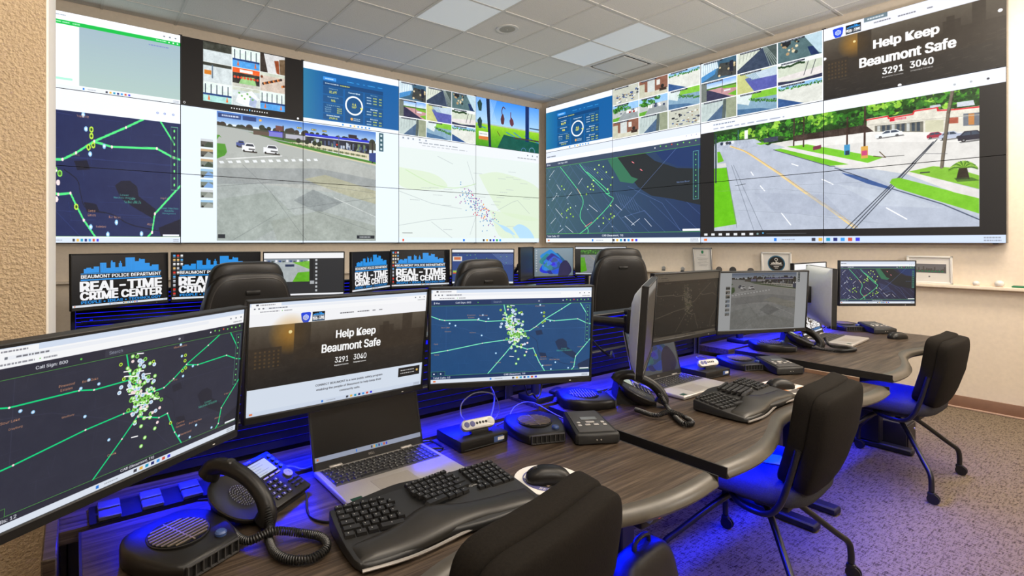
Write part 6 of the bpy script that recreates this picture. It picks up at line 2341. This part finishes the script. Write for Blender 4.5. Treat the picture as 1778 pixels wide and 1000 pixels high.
# ------------------------------------------------------------------ desk phones
def phone(lab, x, y, z, rz):
    t = thing('desk_phone', lab, 'telephone', (x, y, z), rz, 'black office desk phones')
    t.scale = (.78, .78, .78)
    T = Matrix.Translation((.034, -.005, .058)) @ Matrix.Rotation(R(25), 4, 'X')
    S_ = Matrix(((0, 0, 1, 0), (1, 0, 0, 0), (0, 1, 0, 0), (0, 0, 0, 1)))
    MB().prism([(-.095, 0), (.10, 0), (.10, .02), (.085, .088), (.06, .088), (-.095, .014)], -.10, .105, mt=S_).build('base', M['black'], t, smooth=30)
    pn = MB().rbox((.012, 0, 0), (.168, .206, .018), .006, 2, mt=T).build('face_panel', M['dark'], t)
    MB().rbox((.002, .050, .0105), (.112, .072, .003), .001, 1, mt=T).build('display_frame', M['gloss'], t)
    MB().rbox((.002, .048, .0124), (.104, .060, .001), .0003, 1, mt=T).build('display', M['lcd'], t, smooth=0)
    tx = MB()
    for k in range(5):
        tx.box((-.012 + (k % 2) * .01, .068 - k * .011, .0131), (.07 - (k % 3) * .016, .0016, .0002), mt=T)
    tx.build('display_text', M['lcdtext'], t, smooth=0)
    lettering('brand_lettering', 'm Mitel', .006, M['legend'], t, T @ Matrix.Translation((-.006, .0935, .0108)), None, .02)
    for k in range(4):
        MB().lathe([(.007, .010), (.0068, .0125), (0, .013)], 16, c=(.077, .078 - k * .019, 0), mt=T).build('line_button', M['bluebtn'], t)
        MB().rbox((-.038 + k * .028, .006, .0105), (.022, .006, .003), .001, 1, mt=T).build('soft_key', M['silver'], t)
    MB().lathe([(.0165, .010), (.016, .013), (.007, .014), (.006, .0125), (0, .0125)], 24, c=(.070, -.018, 0), mt=T).build('navigation_ring', M['silverframe'], t)
    kl = MB()
    for j in range(4):
        for k in range(3):
            px, py = -.040 + k * .026, -.016 - j * .0205
            MB().rbox((px, py, .0115), (.019, .013, .005), .002, 1, mt=T).build('number_key', M['key'], t)
            kl.box((px, py, .0142), (.004, .006, .0003), mt=T)
    o = kl.build('key_numbers', M['legend'], t, smooth=0)
    o['kind'] = 'stuff'
    for j in range(3):
        for k in range(2):
            MB().rbox((.052 + k * .024, -.046 - j * .0155, .0115), (.020, .0075, .004), .0015, 1, mt=T).build('function_key', M['key'], t)
    # ear rest with the perforated dish and the handset over it
    H_ = Matrix.Translation((-.098, -.005, .062)) @ Matrix.Rotation(R(25), 4, 'X')
    MB().lathe([(.040, -.042), (.076, -.012), (.080, .002), (.078, .006), (.060, .002), (.0, -.003)], 36, mt=H_, sy=1.24).build('speaker_dish', M['palm'], t)
    hl = MB()
    for r_ in range(1, 6):
        for k in range(r_ * 6):
            a = 2 * PI * k / (r_ * 6)
            hl.cyl((.016 + r_ * .0062 * math.cos(a), r_ * .0085 * math.sin(a), .001), (.016 + r_ * .0062 * math.cos(a), r_ * .0085 * math.sin(a), .0042), .0016, n=6, mt=H_)
    o = hl.build('perforations', M['silverframe'], t, smooth=0)
    o['kind'] = 'stuff'
    hp = cr([(-.012, .122, .010), (-.010, .118, .034), (-.006, .088, .060), (-.002, .045, .072), (0, 0, .075), (-.002, -.045, .072), (-.006, -.088, .058), (-.010, -.118, .032), (-.012, -.122, .008)], 4)
    rr = [.023 + .006 * abs(2 * k / (len(hp) - 1) - 1) ** 2 for k in range(len(hp))]
    h_ = warp(MB().tube(hp, rr, 16), lambda p: p).build('handset', M['dark'], t, smooth=70)
    h_.matrix_local = H_
    for yy in (.112, -.112):
        c_ = MB().cyl((-.010, yy, .006), (-.008, yy, .032), .027, .024, 20).build('handset_cup', M['dark'], t, smooth=50)
        c_.matrix_local = H_
    d_ = MB().ell((0, .012, .093), (.016, .014, .004), 18, 8)
    d_ = d_.build('handset_pad', M['palm'], t, smooth=70)
    d_.matrix_local = H_ @ Matrix.Translation((-.003, .055, -.004))
    return t


ph = phone('near desk phone with lit display and handset, left of the near laptop', .372, 1.352, DZ[0], R(33))
dup(ph, (1.835, 1.315, DZ[1]), R(44), 'desk phone left of the middle laptop')
dup(ph, (3.365, 1.310, DZ[2]), R(30), 'desk phone left of the far laptop, below the pole')


def coil(lab, pts, r=.0075, wire=.0021, pitch=.0052, group='coiled phone cords'):
    P = cr(pts, 16)
    L, out, ph_ = 0, [], 0
    prev = P[0]
    for i in range(1, len(P)):
        seg = P[i] - P[i - 1]
        n = max(1, int(seg.length / (pitch / 9)))
        tg = seg.normalized()
        nx = tg.cross(Vector((0, 0, 1))).normalized()
        ny = tg.cross(nx)
        for k in range(n):
            a = 2 * PI * (L + seg.length * k / n) / pitch
            out.append(P[i - 1] + seg * k / n + (nx * math.cos(a) + ny * math.sin(a)) * r)
        L += seg.length
    return tag(MB().tube(out, wire, 5).build('coiled_cord', M['cable'], None, smooth=60), lab, 'cord', group)


z0 = DZ[0] + .0115
coil('coiled cord looping between the near phone and the near keyboard', [(.352, 1.222, z0 + .045), (.350, 1.195, z0 + .006), (.337, 1.155, z0), (.333, 1.097, z0), (.352, 1.055, z0), (.388, 1.036, z0), (.424, 1.050, z0 + .002), (.430, 1.094, z0 + .002), (.400, 1.132, z0 + .004), (.343, 1.150, z0 + .018), (.292, 1.170, z0 + .006), (.268, 1.265, z0 + .010)])
z0 = DZ[1] + .0115
coil('coiled cord in front of the middle phone', [(1.805, 1.178, z0 + .05), (1.815, 1.155, z0 + .008), (1.775, 1.11, z0), (1.715, 1.04, z0), (1.700, 1.012, z0), (1.735, 1.005, z0), (1.765, 1.045, z0), (1.735, 1.09, z0 + .016), (1.69, 1.12, z0 + .004), (1.69, 1.205, z0 + .004)])
z0 = DZ[2] + .0115
coil('coiled cord in front of the far phone', [(3.385, 1.18, z0 + .05), (3.40, 1.155, z0 + .006), (3.45, 1.09, z0), (3.43, 1.05, z0), (3.36, 1.06, z0), (3.29, 1.10, z0), (3.265, 1.20, z0 + .004)])


def cable(lab, pts, r=.0028, mt='cable', group='loose black cables on the desks'):
    return tag(MB().tube(cr(pts, 8), r, 6).build('cable', M[mt], None, smooth=60), lab, 'cable', group)


a, b = DZ[0] + .003, DZ[1] + .003
cable('black cable from the near phone to the keyboard edge', [(.475, 1.305, a + .012), (.455, 1.25, a), (.450, 1.20, a), (.470, 1.165, a), (.50, 1.152, a)])
cable('thin cable rising in a loop from the near controller', [(1.012, 1.36, a + .075), (1.035, 1.41, a + .075), (1.055, 1.43, a + .105), (1.12, 1.44, a + .125), (1.20, 1.44, a + .105), (1.235, 1.45, a + .04), (1.20, 1.46, a), (1.14, 1.475, a)], .0022, 'greycable')
cable('cable hanging from the gap between the website and blue map monitors', [(1.20, 1.50, .905), (1.225, 1.505, .84), (1.262, 1.51, .78), (1.245, 1.50, .725), (1.205, 1.48, a), (1.15, 1.47, a)], .003, 'greycable')
cable('cable looping below the blue map monitor', [(1.30, 1.40, .885), (1.325, 1.40, .80), (1.352, 1.40, .795), (1.375, 1.40, .775), (1.405, 1.41, .80), (1.415, 1.41, .89)], .0035)
cable('long cable arching behind the near air unit', [(1.15, 1.415, a), (1.26, 1.445, a), (1.36, 1.50, a + .02), (1.42, 1.475, a + .03), (1.43, 1.36, a + .012), (1.442, 1.29, a)], .0022, 'greycable')
cable('short plugs and cable at the right side of the near laptop', [(.892, 1.375, a + .006), (.918, 1.366, a + .004), (.935, 1.372, a), (.940, 1.43, a), (.91, 1.435, a + .006), (.885, 1.448, a)], .0032)
cable('cable crossing the shelf left of the near laptop', [(.42, 1.60, a), (.455, 1.545, a), (.50, 1.50, a + .006), (.53, 1.475, a), (.60, 1.50, a)], .0028, 'greycable')
cable('cable lying by the near outlets and phone', [(.25, 1.455, a), (.285, 1.44, a), (.325, 1.45, a), (.345, 1.475, a)], .0025)
cable('pale cable beside the middle docking box', [(2.43, 1.36, b + .065), (2.47, 1.41, b + .07), (2.56, 1.43, b + .06), (2.66, 1.44, b + .02), (2.74, 1.45, b)], .0025, 'greycable')
cable('cable behind the phone on the middle desk', [(1.735, 1.40, b), (1.80, 1.435, b), (1.86, 1.44, b + .01), (1.93, 1.43, b)], .0028)
cable('thick cable drooping from the raised monitor arm', [(1.60, 1.36, 1.02), (1.64, 1.36, .96), (1.71, 1.34, .90), (1.78, 1.38, .90), (1.86, 1.43, .86)], .0048)
cable('cable lying on the far right desk by the wall', [(4.06, 1.42, DZ[2] + .003), (4.13, 1.40, DZ[2] + .05), (4.22, 1.43, DZ[2] + .05), (4.30, 1.45, DZ[2] + .003)], .003)
tag(MB().rbox((0, 0, .012), (.075, .030, .020), .004).build('power_adapter', M['dark'], None, (1.635, 1.555, DZ[1]), (0, 0, R(20))), 'small black power adapter on the shelf beside the monitor pole', 'adapter')

# ------------------------------------------------------------------ things under the desks
t = thing('storage_pedestal', 'dark wood drawer pedestal under the near desk', 'drawer unit', (1.115, 1.20, 0), 0)
MB().rbox((0, 0, .29), (.13, .42, .56), .004, 1).build('body', M['wood'], t)
for k in range(2):
    d_ = MB().rbox((0, -.215, .16 + k * .26), (.124, .012, .245), .003, 1).build('drawer', M['wood'], t)
    MB().rbox((0, -.226, .255 + k * .26), (.07, .010, .012), .003, 1).build('handle', M['black'], d_)
t = thing('backpack', 'black nylon backpack on the carpet beneath the near desk', 'bag', (1.27, .885, 0), R(6))
warp(MB().ell((0, 0, .255), (.14, .085, .255), 32, 18, e=.5), lambda p: (p.x, p.y * (1 - .35 * max(0, p.z - .2) / .27), p.z)).build('body', M['bag'], t, smooth=70)
warp(MB().ell((0, -.072, .15), (.105, .035, .13), 24, 12, e=.5), lambda p: p).build('front_pocket', M['bag'], t, smooth=70)
MB().tube(cr([(-.125, -.035, .03), (-.13, -.04, .25), (-.09, -.045, .42), (0, -.045, .45), (.09, -.045, .42), (.13, -.04, .25), (.125, -.035, .03)], 6), .005, 6).tube(cr([(-.11, -.06, .03), (-.118, -.065, .24), (-.075, -.055, .385), (0, -.05, .41), (.075, -.055, .385), (.118, -.065, .24), (.11, -.06, .03)], 6), .004, 6).build('zip', M['grey'], t)
MB().tube(cr([(-.04, 0, .495), (-.03, 0, .53), (.03, 0, .53), (.04, 0, .495)], 5), .007, 8).build('carry_loop', M['bag'], t)
t = thing('computer_tower', 'small black computer box on the carpet under the far right desk', 'computer', (4.425, 1.22, 0), 0)
MB().rbox((0, 0, .085), (.18, .34, .17), .008, 2).build('case', M['black'], t)
MB().rbox((0, -.172, .085), (.16, .010, .15), .004, 1).build('front_panel', M['dark'], t)
MB().lathe([(.008, 0), (.008, .004), (0, .005)], 14, mt=Matrix.Translation((.05, -.177, .12)) @ Matrix.Rotation(PI / 2, 4, 'X')).build('power_button', M['silver'], t)
tag(MB().rbox((0, 0, .0015), (.10, .15, .003), .001, 1).build('paper_sheet', M['paper'], None, (2.20, .985, .4945), (0, 0, R(30))), 'white sheet of paper on the seat of the middle task chair', 'paper')
tag(MB().rbox((0, 0, .004), (.22, .30, .008), .003, 1).build('folder', M['greycable'], None, (3.66, 3.33, .7225), (0, 0, R(12))), 'grey folder lying on the rear right desk', 'folder')

# ------------------------------------------------------------------ on the wall ledge
ZL = 1.0012


def wall_frame(lab, y, wd, h, fr_mat, group='frames on the wall ledge'):
    t = thing('picture_frame', lab, 'picture frame', (5.792, y, ZL), (R(4), 0, R(-90)), group)
    b_ = MB()
    bw = .014
    for sx in (-1, 1):
        b_.rbox((sx * (wd / 2 - bw / 2), 0, h / 2), (bw, .018, h), .002, 1)
    b_.rbox((0, 0, bw / 2), (wd, .018, bw), .002, 1).rbox((0, 0, h - bw / 2), (wd, .018, bw), .002, 1)
    b_.build('frame', fr_mat, t)
    MB().box((0, .004, h / 2), (wd - .02, .006, h - .02)).build('sheet', M['padwhite'], t, smooth=0)
    return t


def strokes(t, mt, lst, name='print'):
    b_ = MB()
    for x, z, wd, h in lst:
        b_.box((x, .0005, z), (wd, .0008, h))
    return b_.build(name, mt, t, smooth=0)


t = wall_frame('silver-framed certificate with a small green seal, leftmost frame on the ledge', 3.224, .222, .284, M['silverframe'])
MB().prism([(-.012, -.016), (0, -.02), (.012, -.016), (.014, .012), (0, .018), (-.014, .012)], 0, .0008, mt=Matrix.Translation((0, .0004, .235)) @ Matrix.Rotation(PI / 2, 4, 'X')).build('seal', M['green'], t, smooth=0)
r = random.Random(5)
strokes(t, M['greycable'], [(0, .20, .07, .004)] + [(r.uniform(-.004, .004), .165 - k * .017, .13 - (k % 3) * .02, .002) for k in range(6)], 'print_lines')
t = wall_frame('white-framed round blue emblem, middle frame on the ledge', 2.443, .286, .244, M['frame'])
T = Matrix.Translation((0, .0002, .128)) @ Matrix.Rotation(PI / 2, 4, 'X')
MB().lathe([(.082, 0), (.082, .0006), (0, .0006)], 40, mt=T).build('emblem_ring', M['emblem_blue'], t, smooth=0)
MB().lathe([(.072, 0), (.072, .0011), (0, .0011)], 40, mt=T).build('emblem_disc', M['padblack'], t, smooth=0)
e = MB()
for k, h in enumerate((.010, .018, .014, .026, .020, .012, .016)):
    e.box((-.042 + k * .014, -.0012, .125 + h / 2), (.012, .0008, h))
e.box((0, -.0012, .116), (.112, .0008, .006)).box((0, -.0012, .098), (.05, .0008, .008)).box((0, -.0012, .082), (.03, .0008, .006))
e.lathe([(.016, 0), (.016, .0016), (.010, .0016), (.010, 0)], 20, c=(0, .042, 0), mt=T)
e.build('emblem_print', M['padwhite'], t, smooth=0)
t = wall_frame('white-framed skyline drawing, rightmost frame behind the street map monitor', 1.252, .292, .232, M['frame'])
r = random.Random(8)
strokes(t, M['greycable'], [(0, .128, .214, .075)], 'drawing_ground')
d_ = MB()
for k in range(20):
    h = r.uniform(.012, .045)
    d_.box((-.098 + k * .0103, -.0006, .10 + h / 2), (.009, .0008, h))
d_.build('drawing', M['sketch'], t, smooth=0)
g_ = MB()
for k in range(9):
    g_.box((-.085 + k * .021, -.0012, .104), (.012, .0008, .010))
g_.build('drawing_trees', M['green'], t, smooth=0)
MB().lathe([(.006, 0), (.006, .0006), (0, .0006)], 12, mt=Matrix.Translation((0, .0002, .06)) @ Matrix.Rotation(PI / 2, 4, 'X')).build('drawing_stamp', M['greycable'], t, smooth=0)


def medal(lab, y, r, mt, x=5.795):
    t = thing('medallion', lab, 'medallion', (x, y, ZL), R(-90), 'small medallions on the ledge')
    MB().lathe([(r, -.003), (r, .003), (r * .8, .004), (0, .004)], 22, mt=Matrix.Translation((0, 0, r + .006)) @ Matrix.Rotation(PI / 2, 4, 'X')).build('disc', mt, t)
    MB().prism([(-r * .8, -.015), (r * .8, -.015), (r * .5, .015), (-r * .5, .015)], 0, .012, bev=.003).build('stand', M['black'], t)
    return t


medal('small silver medallion farthest left on the ledge, near the leather chair', 3.723, .024, M['silverframe'])
medal('second small medallion on the ledge, just left of the certificate', 3.475, .024, M['silverframe'])
medal('dark medallion right of the certificate', 3.041, .034, M['sketch'])
medal('grey medallion midway between certificate and emblem frame', 2.889, .036, M['grey'])
medal('dark medallion left of the emblem frame', 2.701, .034, M['sketch'])
t = thing('cap', 'black cap resting on the ledge right of the emblem frame', 'cap', (5.775, 2.20, ZL), R(-90))
warp(MB().ell((0, 0, .0), (.075, .05, .085), 24, 14), lambda p: (p.x, p.y, max(0.0, p.z))).build('crown', M['bag'], t, smooth=70)
MB().prism([(.06, -.04), (.10, -.035), (.125, -.01), (.11, .025), (.06, .035)], .004, .012, bev=.003).build('brim', M['bag'], t)


def ball(lab, y, r):
    t = thing('ornament', lab, 'ornament', (5.79, y, ZL), 0, 'round white ornaments')
    MB().lathe([(.0, .004), (r * .75, .006), (r * .95, r * .5), (r, r), (r * .8, r * 1.5), (r * .35, r * 1.75), (0, r * 1.78)], 22).build('body', M['padwhite'], t, smooth=70)
    MB().lathe([(r * .7, 0), (r * .75, .008), (r * .5, .010)], 22).build('base', M['padcream'], t)
    return t


ball('smaller round white ornament, next to the skyline drawing', .968, .022)
ball('larger round white ornament on the ledge near the right edge', .838, .028)
t = thing('pen_tray', 'flat green holder on the ledge beside the larger ornament', 'holder', (5.79, .733, ZL), R(-90))
MB().rbox((0, 0, .007), (.075, .035, .013), .004).build('tray', M['green'], t)
MB().rbox((0, 0, .0145), (.06, .022, .003), .001, 1).build('lining', M['sticker'], t)
